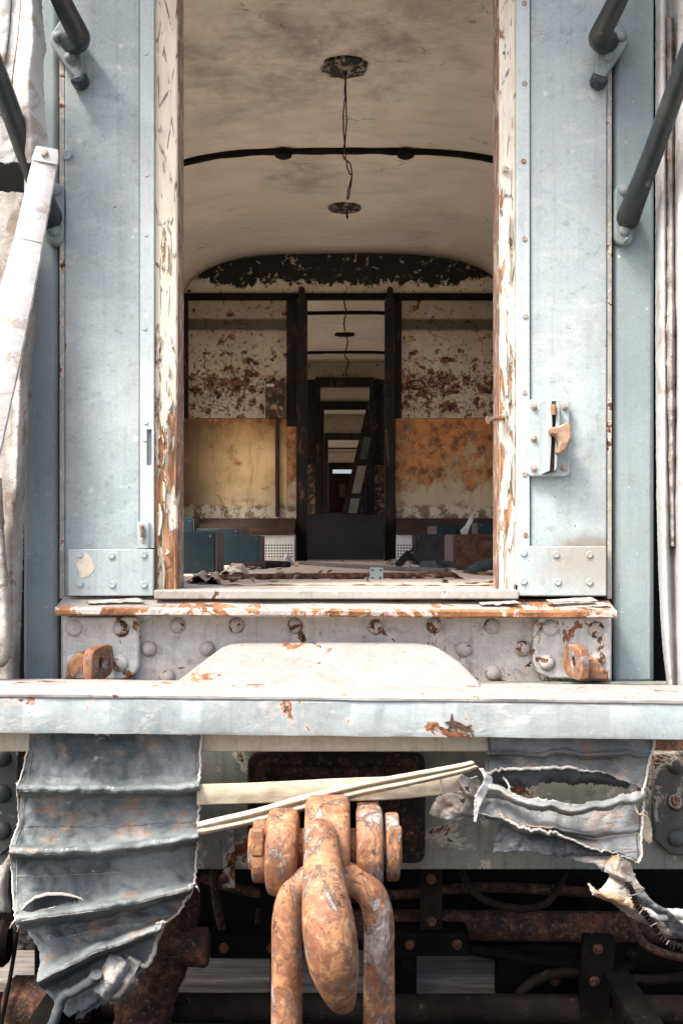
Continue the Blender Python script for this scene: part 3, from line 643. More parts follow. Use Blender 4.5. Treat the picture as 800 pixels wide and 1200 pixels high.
for sgn in (-1, 1):
    if sgn < 0:
        ol = [(73, 723), (157, 723), (163, 730), (163, 780), (158, 791), (148, 797), (73, 797)]; rv = [(87, 736), (142, 737), (87, 776), (141, 777)]; c = (114, 777)
    else:
        ol = [(716, 723), (632, 723), (625, 730), (624, 776), (630, 789), (645, 795), (690, 797), (716, 797)]; rv = [(644, 736), (698, 738), (640, 776), (699, 772)]; c = (676, 776)
    bk = obj('hinge_bracket', MB().prism(ol, 3.015, .04), 'bracket', car, bevel=.007, seg=3)
    for q, (x, y) in enumerate(rv): rivet(x, y, 3.015, 10, 'bracket' if q != 1 else 'rivet_r', bk, .7)
    ang = R(58) if sgn < 0 else R(-58)                 # the lug stands out from the bracket, turned a little sideways
    u = Vector((-.35 if sgn < 0 else .25, -1, -.12)).normalized(); w = Vector((1, -.45, 0)).normalized() if sgn < 0 else Vector((-1, -.55, 0)).normalized()
    mb = eye_plate(P(c[0], c[1], 2.93), u, Vector((0, 0, 1)), w, .05, .047, .0115, 1.3, .03)
    lug = obj('hinge_lug', mb, 'lug', bk, bevel=.004)
    obj('lug_hole_shade', MB().lathe(P(c[0], c[1], 2.93), w, [(-.008, .0112), (.008, .0112)], 20), 'gap', bk, smooth=0)  # dark plug put in for the shade inside the eye of the lug
    x = c[0] - 22 if sgn < 0 else c[0] + 20
    obj('lug_base', MB().prism([(x - 16, 797), (x - 12, 774), (x, 764), (x + 14, 770), (x + 17, 797)] if sgn < 0 else [(x - 12, 768), (x + 4, 772), (x + 8, 782), (x + 17, 786), (x + 17, 798), (x - 12, 798)], 2.95, .07), 'lug', bk, bevel=.008, seg=3)
# long buffer beam across the end
bx0, bx1 = XP(-160, 2.6), XP(960, 2.6); bs = -.023
zt_, zb_ = z(812, 2.6), z(857, 2.6)
bm_ = bar_along('buffer_beam', [(2.60, zb_), (2.597, zb_ + .01), (2.597, zt_ - .012), (2.602, zt_ - .004), (2.86, zt_ - .004), (2.86, zb_)], bx0, bx1, 'beam', 200, .0025, bs, 2)
bar_along('beam_top_plate', [(2.594, zt_ - .005), (2.594, zt_ + .001), (2.60, zt_ + .003), (2.872, zt_ + .003), (2.872, zt_ - .003)], bx0, bx1, 'beamtop', 200, .0018, bs, 7, bm_)
# torn crack in the face of the beam
pts = [(521, 841), (527, 840), (529, 830), (531, 839), (540, 842), (546, 846), (552, 844), (547, 849), (555, 851), (544, 851), (541, 847), (533, 846), (537, 852), (530, 847), (524, 850), (527, 844)]
obj('beam_crack', MB().prism([(x, y + 5.5) for x, y in pts], 2.5925, .006), 'gap', bm_, smooth=0)
# raised end plate behind the beam
def slab(name, pts, drop, mat, parent, bevel=.004):
    f = [P(*p) for p in pts]; n = len(f); b = [v + Vector((0, .006, -drop)) for v in f]
    mb = MB(); mb.poly(f + b, [tuple(range(n)), tuple(range(2 * n - 1, n - 1, -1))] + [(i, i + n, (i + 1) % n + n, (i + 1) % n) for i in range(n)])
    return obj(name, mb, mat, parent, bevel=bevel, smooth=0, seg=3)
dd = lambda y: 2.80 + (803 - y) / 53 * .19
slab('buffer_plate', [(x, y, dd(y)) for x, y in ((196, 803), (205, 797), (240, 770), (258, 757), (266, 753.5), (278, 751), (380, 750), (488, 751), (503, 753), (516, 758), (540, 774), (562, 796), (566, 805))], .03, 'white', car, .022)
obj('lower_strip', MB().pbox(-80, 758, 858, 881, 2.69, .05), 'ochre', car, bevel=.004)
obj('lower_strip', MB().pbox(762, 900, 862, 880, 2.69, .05), 'lug', car, bevel=.004)
# headstock behind
hs = obj('headstock', MB().pbox(-150, 960, 800, 1019, 3.0, .04), 'plate_green', car, bevel=.003)
dp = obj('draw_plate', MB().prism(rrect(290, 884, 498, 1012, 12), 2.96, .038), 'rust2', hs, bevel=.005)
for x, y in ((311, 903), (477, 902), (479, 975), (311, 975)): bolt(x, y, 2.96, 9.5, dp, 'rail')
obj('draw_boss', MB().pbox(330, 468, 899, 1004, 2.93, .028), 'rust2', hs, bevel=.006)
q = obj('riveted_plate', MB().prism([(766, 882), (870, 882), (870, 1003), (786, 1003), (766, 984)], 2.965, .033), 'riveted', hs, bevel=.005)
for y in (897, 940, 982): rivet(792, y, 2.965, 11, 'riveted', q, .7)
q = obj('riveted_plate', MB().prism([(22, 872), (-60, 872), (-60, 1003), (2, 1003), (22, 984)], 2.965, .033), 'riveted', hs, bevel=.005)
for y in (888, 930, 973): rivet(3, y, 2.965, 11, 'riveted', q, .7)
obj('hanger_strip', MB().pbox(261, 275, 955, 1041, 2.93, .012), 'plate_green', hs, bevel=.002)
# underframe
obj('hanger_bar', MB().pbox(492, 518, 1016, 1096, 3.06, .03), 'rustplate', car, bevel=.004)
obj('angle_bracket', MB().pbox(463, 550, 1094, 1121, 3.03, .1), 'dark', car, bevel=.004)
obj('angle_bracket', MB().pbox(246, 336, 1098, 1124, 3.05, .1), 'dark', car, bevel=.004)
obj('hanger_bar', MB().pbox(304, 332, 1016, 1100, 3.09, .03), 'dark', car, bevel=.004)
obj('cross_pipe', ptube([(300, 1083, 3.2), (520, 1084, 3.2), (772, 1087, 3.2)], 17.5, 20, 20), 'brownpipe', car)
obj('brake_rod', ptube([(-60, 1180, 3.0), (300, 1181, 3.0), (870, 1184, 3.0)], 16.5, 30, 16, 1.2, 4), 'rustplate', car)
obj('brake_hanger', MB().prism([(684, 1098), (722, 1100), (712, 1215), (676, 1215)], 2.96, .04), 'dark', car, bevel=.004)
obj('brake_lever', ptube([(550, 1112, 3.05), (640, 1128, 3.1), (740, 1135, 3.1)], 7, 12, 8), 'dark', car)
ca = obj('brake_casting', ptube([(214, 1030, 3.0), (208, 1070, 2.95), (196, 1112, 2.9), (178, 1160, 2.9), (166, 1200, 2.9), (158, 1270, 2.9)], [20, 26, 30, 30, 33, 36], 40, 20, 5, 2), 'brownpipe', car, smooth=80)
obj('casting_boss', MB().lathe(P(190, 1110, 2.88), (1, .0, 0), [(0, S(20, 2.9)), (S(40, 2.9), S(22, 2.9)), (S(50, 2.9), S(23, 2.9)), (S(54, 2.9), S(20, 2.9))], 24), 'brownpipe', ca)
obj('brake_cylinder', MB().lathe(P(8, 1176, 3.0), (1, 0, 0), [(0, .05), (.02, .075), (.22, .075), (.24, .06), (.25, .03), (.3, .03)], 24), 'brownpipe', car)
obj('brake_cylinder', MB().lathe(P(-60, 1108, 2.95), (1, .1, 0), [(0, .06), (.15, .062), (.165, .05)], 24), 'rustplate', car)
obj('brake_rigging', ptube([(2, 1200, 2.9), (18, 1110, 2.95), (26, 1020, 3.0)], 2.5, 12, 8), 'dark', car)
for pts_, r_, m_ in (([(236, 1028, 3.3), (300, 1046, 3.25), (420, 1052, 3.2), (560, 1040, 3.25), (700, 1046, 3.3)], 6, 'brownpipe'), ([(540, 1022, 3.1), (560, 1050, 3.05), (600, 1064, 3.05), (640, 1058, 3.1), (662, 1022, 3.15)], 4.5, 'rustplate'),
                     ([(250, 1020, 3.15), (254, 1060, 3.1), (262, 1096, 3.12)], 5, 'brownpipe'), ([(600, 1200, 3.02), (612, 1160, 3.05), (660, 1140, 3.08), (760, 1148, 3.1), (830, 1140, 3.1)], 6, 'rustplate'), ([(730, 1020, 3.2), (736, 1070, 3.1), (760, 1110, 3.05), (830, 1130, 3.05)], 5, 'brownpipe')):
    obj('air_pipe', ptube(pts_, r_, 40, 10, .8, 3), m_, car, smooth=80)
for x_, y_, d_ in ((505, 1030, 3.06), (505, 1080, 3.06), (480, 1107, 3.03), (535, 1107, 3.03), (262, 1111, 3.05), (318, 1111, 3.05), (700, 1112, 2.96), (696, 1150, 2.96), (620, 1125, 3.2), (650, 1150, 3.2), (262, 1030, 2.93)): bolt(x_, y_, d_, 4.5, car, 'rail')
obj('bogie_shade_backdrop', MB().box(-1.2, 1.2, 3.6, 3.8, .17, .8), 'black', car, bevel=.01)  # black backdrop put in for the deep shade under the carriage
for a_, b_, t_, u_ in ((582, 676, 1108, 1172), (716, 830, 1100, 1172), (316, 330, 1120, 1172), (452, 488, 1118, 1172), (40, 100, 1100, 1172)): obj('brake_block', MB().pbox(a_, b_, t_, u_, 3.2, .06), 'dark', car, bevel=.006)
obj('light_blocking_tank', MB().box(-1.25, 1.25, 5.6, 9.0, .25, 1.18), 'black', car, bevel=.02)  # unseen box added to keep side light from reaching under the floor
for y in (4.7,):
    obj('axle', MB().lathe((-.8, y, .72), (1, 0, 0), [(0, .08), (1.6, .08)], 16), 'dark', car)
    for sx in (-1, 1): obj('wheel', MB().lathe((sx * .7, y, .72), (sx, 0, 0), [(-.02, .1), (-.02, .4), (-.05, .48), (-.02, .49), (.02, .46), (.07, .455), (.07, .38), (.05, .36), (.05, .1)], 36), 'dark', car)
for sx in (-1, 1): obj('side_sill', MB().box(min(sx * 1.36, sx * 1.42), max(sx * 1.36, sx * 1.42), 3.22, 31, .75, 1.19), 'outer', car)

# coupling jaw, eye and pin
D = 2.5
def disc(px0, px1, cy, rpx, mat, name, d=D, rnd=.25, parent=car):
    r = S(rpx, d); w = S(px1 - px0, d); e = w * rnd
    return obj(name, MB().lathe(P(px0, cy, d), (1, 0, 0), [(0, r - e), (e * .3, r - e * .3), (e, r), (w - e, r), (w - e * .3, r - e * .3), (w, r - e)], 40), mat, parent, smooth=50)
jaw = obj('coupler_jaw', MB().box(XP(312, 2.5), XP(449, 2.5), 2.7, 2.93, z(1040, 2.6), z(952, 2.6)), 'rustplate', car, bevel=.012)
for x0, x1, cy, rp_ in ((313, 350, 998, 50), (417, 448, 993, 49)):
    k = disc(x0, x1, cy, rp_, 'lug', 'coupler_cheek', parent=jaw)
    obj('cheek_arm', MB().box(XP(x0 + 2, D), XP(x1 - 2, D), D, 2.72, z(cy + 40, D), z(cy - 38, D)), 'lug', jaw, bevel=.008)
ey = disc(358, 410, 986, 53, 'lug', 'coupler_eye', rnd=.16, parent=jaw)
obj('eye_shank', MB().box(XP(360, D), XP(408, D), D + .01, 2.72, z(1020, D), z(940, D)), 'lug', jaw, bevel=.01)
pin = disc(292, 470, 995, 24, 'lug', 'coupling_pin', parent=jaw, rnd=.02)
for x0, x1, cy, rp_ in ((297, 313.5, 997, 36), (451, 467, 992, 39)):
    disc(x0, x1, cy, rp_, 'lug', 'pin_washer', parent=jaw, rnd=.18)
for x0, x1, cy in ((294, 309, 985), (455, 471, 982)):
    obj('split_pin', MB().pbox(x0, x1, cy - 13, cy + 20, 2.425, .02), 'lug', jaw, bevel=.006)
# centre link, bulging towards the camera
path = [(377, 992, 2.50), (375, 976, 2.44), (376, 983, 2.38), (379, 1030, 2.31), (385, 1085, 2.27), (391, 1130, 2.28), (398, 1164, 2.32), (402, 1172, 2.40), (398, 1150, 2.50), (389, 1098, 2.555), (382, 1040, 2.56)]
o = obj('coupling_link', ptube(path, [18, 17, 19, 25, 31.5, 30, 20, 14, 14, 15, 16], 80, 24), 'rust', smooth=80, sub=1)
tag(o, 'heavy teardrop shaped rusty coupling link bulging forward in the middle', 'coupling link')
# long shackle hanging through it
L = [(336, 1330, 2.42), (336, 1200, 2.42), (336, 1120, 2.42), (337, 1075, 2.42), (346, 1045, 2.42), (366, 1030, 2.42), (390, 1026, 2.42), (414, 1031, 2.42), (434, 1047, 2.42), (443, 1075, 2.42), (444, 1120, 2.42), (444, 1200, 2.42), (444, 1330, 2.42)]
mb = ptube(L, [19, 18.5, 18, 18, 18, 18, 18, 18, 18, 18, 18, 18.5, 19], 90, 20)
o = obj('chain_shackle', mb, 'rust', smooth=80)
tag(o, 'long rusty U shaped shackle hanging through the coupling link with two legs', 'shackle')

# handrails and their brackets
for sgn in (1, -1):
    mp = (lambda x: x) if sgn > 0 else (lambda x: 795 - x)
    W = lambda pts: [(mp(x),) + tuple(r) for x, *r in pts]
    h = obj('handrail', ptube(W([(760, -90, 2.7), (742, -45, 2.78), (722, 2, 2.86), (706, 34, 2.91), (702, 44, 2.94), (706, 49, 2.99), (715, 50, 3.04)]), [12, 12, 12, 12.5, 13, 13, 13], 40, 18), 'handrail', car, smooth=80)
    k = obj('handrail_bracket', MB().prism([(mp(x), y) for x, y in ((697, 84), (700, 48), (716, 20), (724, 22), (735, 38), (737, 50), (720, 74), (708, 92), (699, 92))], 3.01, .035), 'handbrk', h, bevel=.006)
    for x, y in ((727, 43), (713, 67), (717, 24)): rivet(mp(x), y, 3.01, 6.5, 'handbrk', h, .8)
    obj('bracket_clip', MB().prism([(mp(x), y) for x, y in ((694, 84), (712, 90), (713, 96), (703, 99), (695, 93))], 2.99, .05), 'handrail', h, bevel=.006)
    pts = [(735, 256, 3.045), (738, 248, 3.0), (748, 222, 2.93), (766, 175, 2.85), (790, 108, 2.76), (830, 0, 2.62), (850, -60, 2.55)]
    h2 = obj('handrail', ptube(W(pts), [14, 13.5, 12.5, 12, 12, 12, 12], 40, 18), 'handrail', car, smooth=80)
    obj('handrail_bracket', MB().prism([(mp(x), y) for x, y in rrect(720, 214, 742, 287, 10.5)], 3.035, .03), 'handbrk', h2, bevel=.005)
    for y in (223, 270): rivet(mp(731), y, 3.035, 7, 'handbrk', h2, .8)
    obj('bracket_stud', MB().lathe(P(mp(732), 283, 3.03), (0, -1, 0), [(0, .006), (.02, .006), (.03, .002)], 10), 'handbrk', h2)
screw(79, 182, 3.04, 6, lp, 'post')

# ------------------------------------------------------------------ carriage interior
def zc(x): return 3.67 - .74 * (1 - max(0, 1 - (abs(x) / 1.3) ** 3.5) ** (1 / 3.5))
XS = [-1.3 * math.cos(math.pi * i / 60) for i in range(61)]
obj('floor', MB().box(-1.28, 1.28, 3.215, 31, 1.2, FL), 'board', car)
def ceiling(y0, y1):
    mb = MB(); ny = max(2, int((y1 - y0) / .25))
    for j in range(ny):
        y = y0 + (y1 - y0) * j / (ny - 1)
        for x in XS: mb.v.append(Vector((x, y, zc(x) + .006 * noise.noise(Vector((x * 2, y * 1.5, 0))))))
    n = len(XS)
    mb.f = [(j * n + i, j * n + i + 1, (j + 1) * n + i + 1, (j + 1) * n + i) for j in range(ny - 1) for i in range(n - 1)]
    o = obj('ceiling', mb, 'ceiling', car, smooth=60)
    s = o.modifiers.new('thickness', 'SOLIDIFY'); s.thickness = .05; s.offset = 1
    return o
def cut_wall(name, axis_lo, axis_hi, z0, z1, holes, fixed0, fixed1, mat, along_y=True, parent=car):
    """wall of boxes with rectangular openings (a, b, za, zb)"""
    mb = MB(); cs = sorted({axis_lo, axis_hi} | {h[i] for h in holes for i in (0, 1)})
    for a, b in zip(cs, cs[1:]):
        hs_ = sorted((h[2], h[3]) for h in holes if h[0] <= a and b <= h[1]); zz = z0
        for za, zb in hs_ + [(z1, z1)]:
            if za > zz + 1e-4:
                mb.box(fixed0, fixed1, a, b, zz, za) if along_y else mb.box(a, b, fixed0, fixed1, zz, za)
            zz = max(zz, zb)
    return obj(name, mb, mat, parent, smooth=0)
def sides(y0, y1, holes):
    for sx in (-1, 1):
        cut_wall('side_wall', y0, y1, FL, 2.95, holes, min(sx * 1.3, sx * 1.36), max(sx * 1.3, sx * 1.36), 'sidewall')
WZ = (1.95, 2.85)
sides(3.22, 8.16, [(3.35, 4.85, 1.4, 2.9), (4.95, 6.45, 1.4, 2.9), (6.55, 7.75, 1.4, 2.9)])
sides(8.16, 13.0, [(8.7, 9.9, *WZ), (10.3, 11.5, *WZ), (11.8, 12.7, *WZ)])
sides(13.0, 14.8, [(13.3, 14.5, *WZ)])
sides(14.8, 18.4, [(15.1, 16.5, *WZ), (16.8, 18.1, *WZ)]); sides(18.4, 26.0, [(19, 20.4, *WZ), (21, 22.4, *WZ), (23, 24.4, *WZ)]); sides(26.0, 31, [(27, 28, *WZ)])
c1 = ceiling(3.2, 8.2); c2 = ceiling(8.2, 13.0); c3 = ceiling(13.0, 14.8); c4 = ceiling(14.8, 18.4); c5 = ceiling(18.4, 26.0); ceiling(26.0, 31)
def rib(y, parent, clips=False):
    x_ = [x for x in XS if abs(x) < 1.28]
    mb = MB().tube([(x, y, zc(x) - .008) for x in x_], [.024 + .007 * noise.noise(Vector((x * 9, y, 2))) for x in x_], 8)
    o = obj('ceiling_rib', mb, 'black', parent, smooth=60)
    if clips:
        for px in (332, 475): obj('rib_clip', MB().lathe((XP(px, y), y, zc(XP(px, y)) - .01), (0, 0, -1), [(0, .05), (.03, .048), (.04, .03)], 16), 'black', parent)
rib(6.0, c1, True)
for y in (10.2, 12.3): rib(y, c2)
for y in (16.6,): rib(y, c4)
for y in (20.5, 22.6, 24.7): rib(y, c5)
def lamp(y, r, parent, seed):
    mb = MB(); n = 40; mb.v = [Vector((.0, y, zc(0) - .02))]
    for ring, q, h in ((0, .45, .02), (1, 1., .012), (2, 1.02, -.004)):
        for i in range(n):
            t = 2 * math.pi * i / n; w = 1 + .16 * noise.noise(Vector((math.cos(t) * 2.4, math.sin(t) * 2.4, seed))) * (ring > 0)
            mb.v.append(Vector((r * q * w * math.cos(t), y + r * q * w * math.sin(t), zc(0) - h)))
    for i in range(n):
        j = (i + 1) % n; mb.f += [(0, 1 + i, 1 + j)] + [(1 + k * n + i, 1 + k * n + j, 1 + (k + 1) * n + j, 1 + (k + 1) * n + i)[::-1] for k in (0, 1)]
    return obj('lamp_mount', mb, 'lampm', parent, smooth=40)
g = G('burnt_lamp_mount'); k = g.noise(22, 6, .65, .5)
M['lampm'] = g.done(g.mix(g.th(k, .52, .56), (.008, .007, .006, 1), (.2, .165, .12, 1)), .8, 0, g.bump(k, .6, .01))
lamp(4.96, .105, c1, 1); lamp(7.04, .105, c1, 4); lamp(9.2, .105, c2, 5); lamp(11.3, .11, c2, 9).data.materials[0] = M['black']; lamp(22.0, .1, c5, 3)

YP = 8.16
pw_mb = MB(); f = [Vector((x, YP, zc(x) - .002)) for x in XS if abs(x) < 1.299]; zl = ZP(346, YP)
low = [Vector((1.299, YP, zl)), Vector((-1.299, YP, zl))] if zl < zc(1.299) else None
xs_ = [x for x in XS if abs(x) < 1.299 and zc(x) > zl + .002]
mb = MB(); n = len(xs_)
for y in (YP, YP + .04): mb.v += [Vector((x, y, zc(x) - .002)) for x in xs_] + [Vector((x, y, zl)) for x in xs_]
for q in (0, 2 * n): mb.f += [(q + i, q + i + 1, q + n + i + 1, q + n + i) for i in range(n - 1)]
pw = obj('partition_wall', mb, 'lunette', car, smooth=0)
obj('header_rail', MB().box(-1.29, 1.29, YP - .035, YP + .03, ZP(351.5, YP), ZP(344.5, YP)), 'black', pw, bevel=.006)
UP = lambda x0, x1, y0, y1, d, th, mat, name, bev=.003: obj(name, MB().box(x0, x1, d, d + th, ZP(y1, YP), ZP(y0, YP)), mat, pw, bevel=bev)
ppx = lambda p: XP(p, YP)
UP(-1.299, ppx(336), 352, 490, YP, .04, 'upper_l', 'upper_panel'); UP(ppx(470), 1.299, 352, 490, YP, .04, 'upper_r', 'upper_panel')
UP(-1.299, ppx(336), 490.3, 657, YP - .008, .05, 'lower_l', 'lower_panel'); UP(ppx(463), 1.299, 490.3, 657, YP - .008, .05, 'lower_r', 'lower_panel')
UP(ppx(336.2), ppx(347.5), 352, 500, YP - .02, .07, 'charred', 'door_frame'); UP(ppx(336.2), ppx(347.5), 500.2, 657, YP - .02, .07, 'lower_r', 'door_frame')
UP(ppx(462.6), ppx(469.8), 352, 490, YP - .02, .07, 'charred', 'door_frame')
UP(ppx(212), ppx(221), 352, 490, YP - .02, .02, 'charred', 'wall_batten', .002)
for x0, x1 in ((347.8, 360), (450.5, 462.4)):
    n = 8; c_ = (x0 + x1) / 2; r = (x1 - x0) / 2 - 2.2
    pts = [(x0, 657), (x0, 352), (c_ - r, 350)] + [(c_ - r * math.cos(math.pi * i / n), 343 - 5 * math.sin(math.pi * i / n)) for i in range(n + 1)] + [(c_ + r, 350), (x1, 352), (x1, 657)]
    d_ = YP - .07; f = [Vector((ppx(x), d_, ZP(y, YP))) for x, y in pts]; b = [v + Vector((0, .068 + .06, 0)) for v in f]; m = len(f)
    mb = MB().poly(f + b, [tuple(range(m)), tuple(range(2 * m - 1, m - 1, -1))] + [(i, i + m, (i + 1) % m + m, (i + 1) % m) for i in range(m)])
    obj('door_post', mb, 'charred', pw, bevel=.006)
# switch box with its conduit
M['switch'] = flat_mat('scorched_switch_box', (.02, .014, .01, 1), (.06, .035, .02, 1), 9, .7, .6, 40, grime=(.36, .24, .13, 1), gth=.5)
sb = obj('switch_box', MB().box(ppx(312), ppx(333), YP - .09, YP - .002, ZP(491, YP), ZP(449, YP)), 'switch', pw, bevel=.006)
obj('box_label', MB().box(ppx(313), ppx(322), YP - .094, YP - .0885, ZP(455, YP), ZP(452, YP)), 'paper', sb)
obj('conduit', MB().tube([(ppx(325), YP - .035, ZP(491, YP)), (ppx(325.5), YP - .035, ZP(606, YP))], .016, 10), 'heater_brown', pw)
mb = MB(); pts = [(ppx(487) + .07 * math.cos(t), YP - .004, ZP(451, YP) + .035 * math.sin(t)) for t in [i * 2 * math.pi / 24 for i in range(25)]]
obj('oval_trim', MB().tube(pts, .006, 6), 'heater_brown', pw)
# heater casings along the foot of the partition
for x0, x1, g0, g1, q0, q1 in ((-1.295, ppx(347), 233, 325, 306, 344), (ppx(463), 1.295, 485, 572, 464, 494)):
    zt2, zf = ZP(607, 8.1), ZP(622, 7.92)
    hc = obj('heater_casing', MB().box(x0, x1, 7.92, 8.14, FL, zf - .004), 'heater_white', pw, bevel=.004)
    mb = MB().poly([(x0, 7.9, zf), (x1, 7.9, zf), (x1, 8.12, zt2), (x0, 8.12, zt2), (x0, 7.9, zf - .03), (x1, 7.9, zf - .03), (x1, 8.12, zf - .03), (x0, 8.12, zf - .03)],
                   [(0, 1, 2, 3), (0, 4, 5, 1), (4, 7, 6, 5), (3, 2, 6, 7), (0, 3, 7, 4), (1, 5, 6, 2)])
    obj('heater_top', mb, 'heater_brown', hc, bevel=.004)
    sd = (8.12 - 7.9); a, b = XP(g0, 8.0), XP(g1, 8.0)
    L_ = lambda x, t, e: (x, 7.9 + sd * t - e * .5, zf + (zt2 - zf) * t + e)
    obj('slotted_grille', MB().poly([L_(a, .2, .003), L_(b, .2, .003), L_(b, .8, .003), L_(a, .8, .003), L_(a, .2, -.003), L_(b, .2, -.003), L_(b, .8, -.003), L_(a, .8, -.003)], [(0, 1, 2, 3), (0, 4, 5, 1), (1, 5, 6, 2), (2, 6, 7, 3), (3, 7, 4, 0)]), 'slot', hc, smooth=0)
    obj('perforated_grille', MB().box(XP(q0, 7.92), XP(q1, 7.92), 7.914, 7.923, ZP(654, 7.92), ZP(638, 7.92)), 'perf', hc, smooth=0)
# partitions farther along the corridor
def far_wall(y, half, ztop, upper, lower, zsplit=2.41, frame=.07, thick=.06, post='charred', window=None):
    mb = MB()
    xs2 = [x for x in XS if abs(x) < 1.299]
    top = obj('partition_wall', None or _arch(y, thick, ztop), upper, car, smooth=0)
    for s0, s1 in ((-1.299, -half), (half, 1.299)):
        obj('upper_panel', MB().box(s0, s1, y, y + thick, zsplit, ztop - .001), upper, top, smooth=0)
        obj('lower_panel', MB().box(s0, s1, y - .01, y + thick, FL, zsplit - .002), lower, top, smooth=0)
    obj('door_header', MB().box(-half - frame, half + frame, y - .03, y + thick + .02, ztop - .09, ztop + .02), post, top, bevel=.004)
    for s in (-1, 1):
        obj('door_post', MB().box(min(s * half, s * (half + frame)), max(s * half, s * (half + frame)), y - .04, y + thick + .03, FL, ztop - .092), post, top, bevel=.004)
    return top
def _arch(y, th, zl):
    mb = MB(); xs2 = [x for x in XS if abs(x) < 1.299]; n = len(xs2)
    for yy in (y, y + th): mb.v += [Vector((x, yy, max(zc(x) - .002, zl + .001))) for x in xs2] + [Vector((x, yy, zl)) for x in xs2]
    for q in (0, 2 * n): mb.f += [(q + i, q + i + 1, q + n + i + 1, q + n + i) for i in range(n - 1)]
    mb.f += [(n + i, n + i + 1, 3 * n + i + 1, 3 * n + i) for i in range(n - 1)]
    return mb
fw = far_wall(13.0, .30, 3.45, 'upper_r', 'switch', frame=.06)
for o_ in fw.children:
    if o_.name.startswith('upper_panel'): o_.data.materials[0] = M['charred']
far_wall(14.8, .29, 3.40, 'sidewall', 'charred', frame=.12)
far_wall(18.4, .29, 3.33, 'upper_l', 'lower_r', frame=.1)
far_wall(26.0, .30, 3.40, 'sidewall', 'lower_r', frame=.1)
ew = cut_wall('far_end_wall', -1.3, 1.3, FL, 3.66, [(-.17, .02, 2.79, 3.19), (-.36, .3, 3.48, 3.6)], 30.9, 31.0, 'box_rust', False)

obj('window_pane', MB().box(-.17, .02, 30.93, 30.96, 2.79, 3.19), 'pane', ew, smooth=0)
# ------------------------------------------------------------------ loose things inside
def box_thing(px0, px1, ptop, d, depth, rz, mat, label, side_px=1, base=FL):
    x0, x1 = XP(px0, d), XP(px1, d); w = x1 - x0; h = ZP(ptop, d) - base
    r = empty('metal_box', ((x0 + x1) / 2, d + depth / 2, base), label, 'box', 'metal boxes lying on the carriage floor'); r.rotation_euler.z = rz
    b = MB().box(-w / 2, w / 2, -depth / 2, depth / 2, 0, h)
    def put(name, mb, m, bev=.004):
        me = obj(name, mb, m, None, bevel=bev, origin=(0, 0, 0)); me.parent = r; me.location = (0, 0, 0); return me
    put('box_body', b, mat)
    s = side_px; put('end_plate', MB().box(*((w / 2 + .001, w / 2 + .007) if s > 0 else (-w / 2 - .007, -w / 2 - .001)), -depth / 2 + .005, depth / 2 - .005, .004, h - .004), 'box_edge', .002)
    for sx in (-1, 1):
        put('corner_rivet', MB().lathe((sx * (w / 2 - .02), -depth / 2 + .001, h - .02), (0, -1, 0), [(0, .006), (.003, .005), (.005, .001)], 10), 'box_edge', 0)
    return r
box_thing(130, 252, 623, 4.66, .3, 0, 'box_teal', 'dark teal metal box on the floor just inside the left door jamb')
box_thing(240, 304, 627.5, 6.5, .35, 0, 'box_teal', 'dark teal metal box standing behind and right of the box at the left jamb')
box_thing(226, 284, 619.5, 7.3, .3, R(-8), 'box_teal', 'teal box barely showing over the left boxes in front of the slotted grille', base=1.318)
box_thing(190, 226, 607, 7.3, .3, 0, 'box_teal', 'blue box beside the left jamb, highest and farthest of the left boxes')
box_thing(530, 640, 626, 5.3, .3, R(3), 'box_rust', 'maroon rusty metal box on the floor just inside the right door jamb', -1)
box_thing(486, 531, 626, 6.6, .3, 0, 'box_black', 'black pitted metal box left of the maroon rusty box', 1)
box_thing(508, 540, 616, 7.3, .25, R(10), 'box_teal', 'teal box peeping over the black pitted box at the right', -1)
box_thing(560, 600, 612, 7.0, .3, 0, 'box_teal', 'teal box showing above the maroon rusty box beside the right jamb', -1)
def single(name, mb, mat, label, cat, group=None, **k):
    return tag(obj(name, mb, mat, **k), label, cat, group)
W3 = lambda pts: [P(*fl(*p)) for p in pts]
single('floor_pipe', MB().tube(W3([(228, 3.62, .012), (300, 3.85, .012), (420, 3.97, .012), (530, 4.05, .012), (640, 4.0, .012)]), .012, 10), 'floorpipe', 'long thin rusty pipe lying across the carriage floor behind the threshold', 'pipe', smooth=60)
single('floor_pipe', MB().tube(W3([(352, 6.4, .014), (400, 5.6, .014), (470, 4.9, .014), (500, 4.72, .014), (523, 4.6, .014)]), .013, 10), 'greypipe', 'grey pipe lying aslant on the floor in front of the corridor door', 'pipe', smooth=60)
tp = empty('bracket_plate', (XP(441, 3.75), 3.75, FL), 'small pale teal steel plate with four holes standing in front of the rusty pipe', 'plate')
pb = obj('plate_body', MB().pbox(433, 449, 665, 681, 3.75, .008), 'tealplate', tp, bevel=.002)
for x, y in ((436.5, 668), (445.5, 668), (436.5, 677), (445.5, 677)): obj('hole', MB().lathe(P(x, y, 3.7495), (0, -1, 0), [(0, .004), (.001, .004)], 10), 'gap', tp, smooth=0)
def rag(name, rows, mat, label, cat, nu=40, nv=24, amp=.02, seed=1, th=.003, jag=(2, 2, 2, 2), group=None):
    return tag(sheet(name, [[fl(*p) for p in r] for r in rows], mat, None, nu, nv, amp, jag=jag, seed=seed, th=th), label, cat, group)
rag('linoleum_sheet', [[(262, 3.35, .004), (420, 3.35, .004), (575, 3.3, .004)], [(280, 3.7, .005), (420, 3.75, .005), (560, 3.8, .005)]], 'lino', 'flat buff linoleum sheet on the floor between the threshold and rusty pipe', 'linoleum', amp=0, seed=2, th=.004)
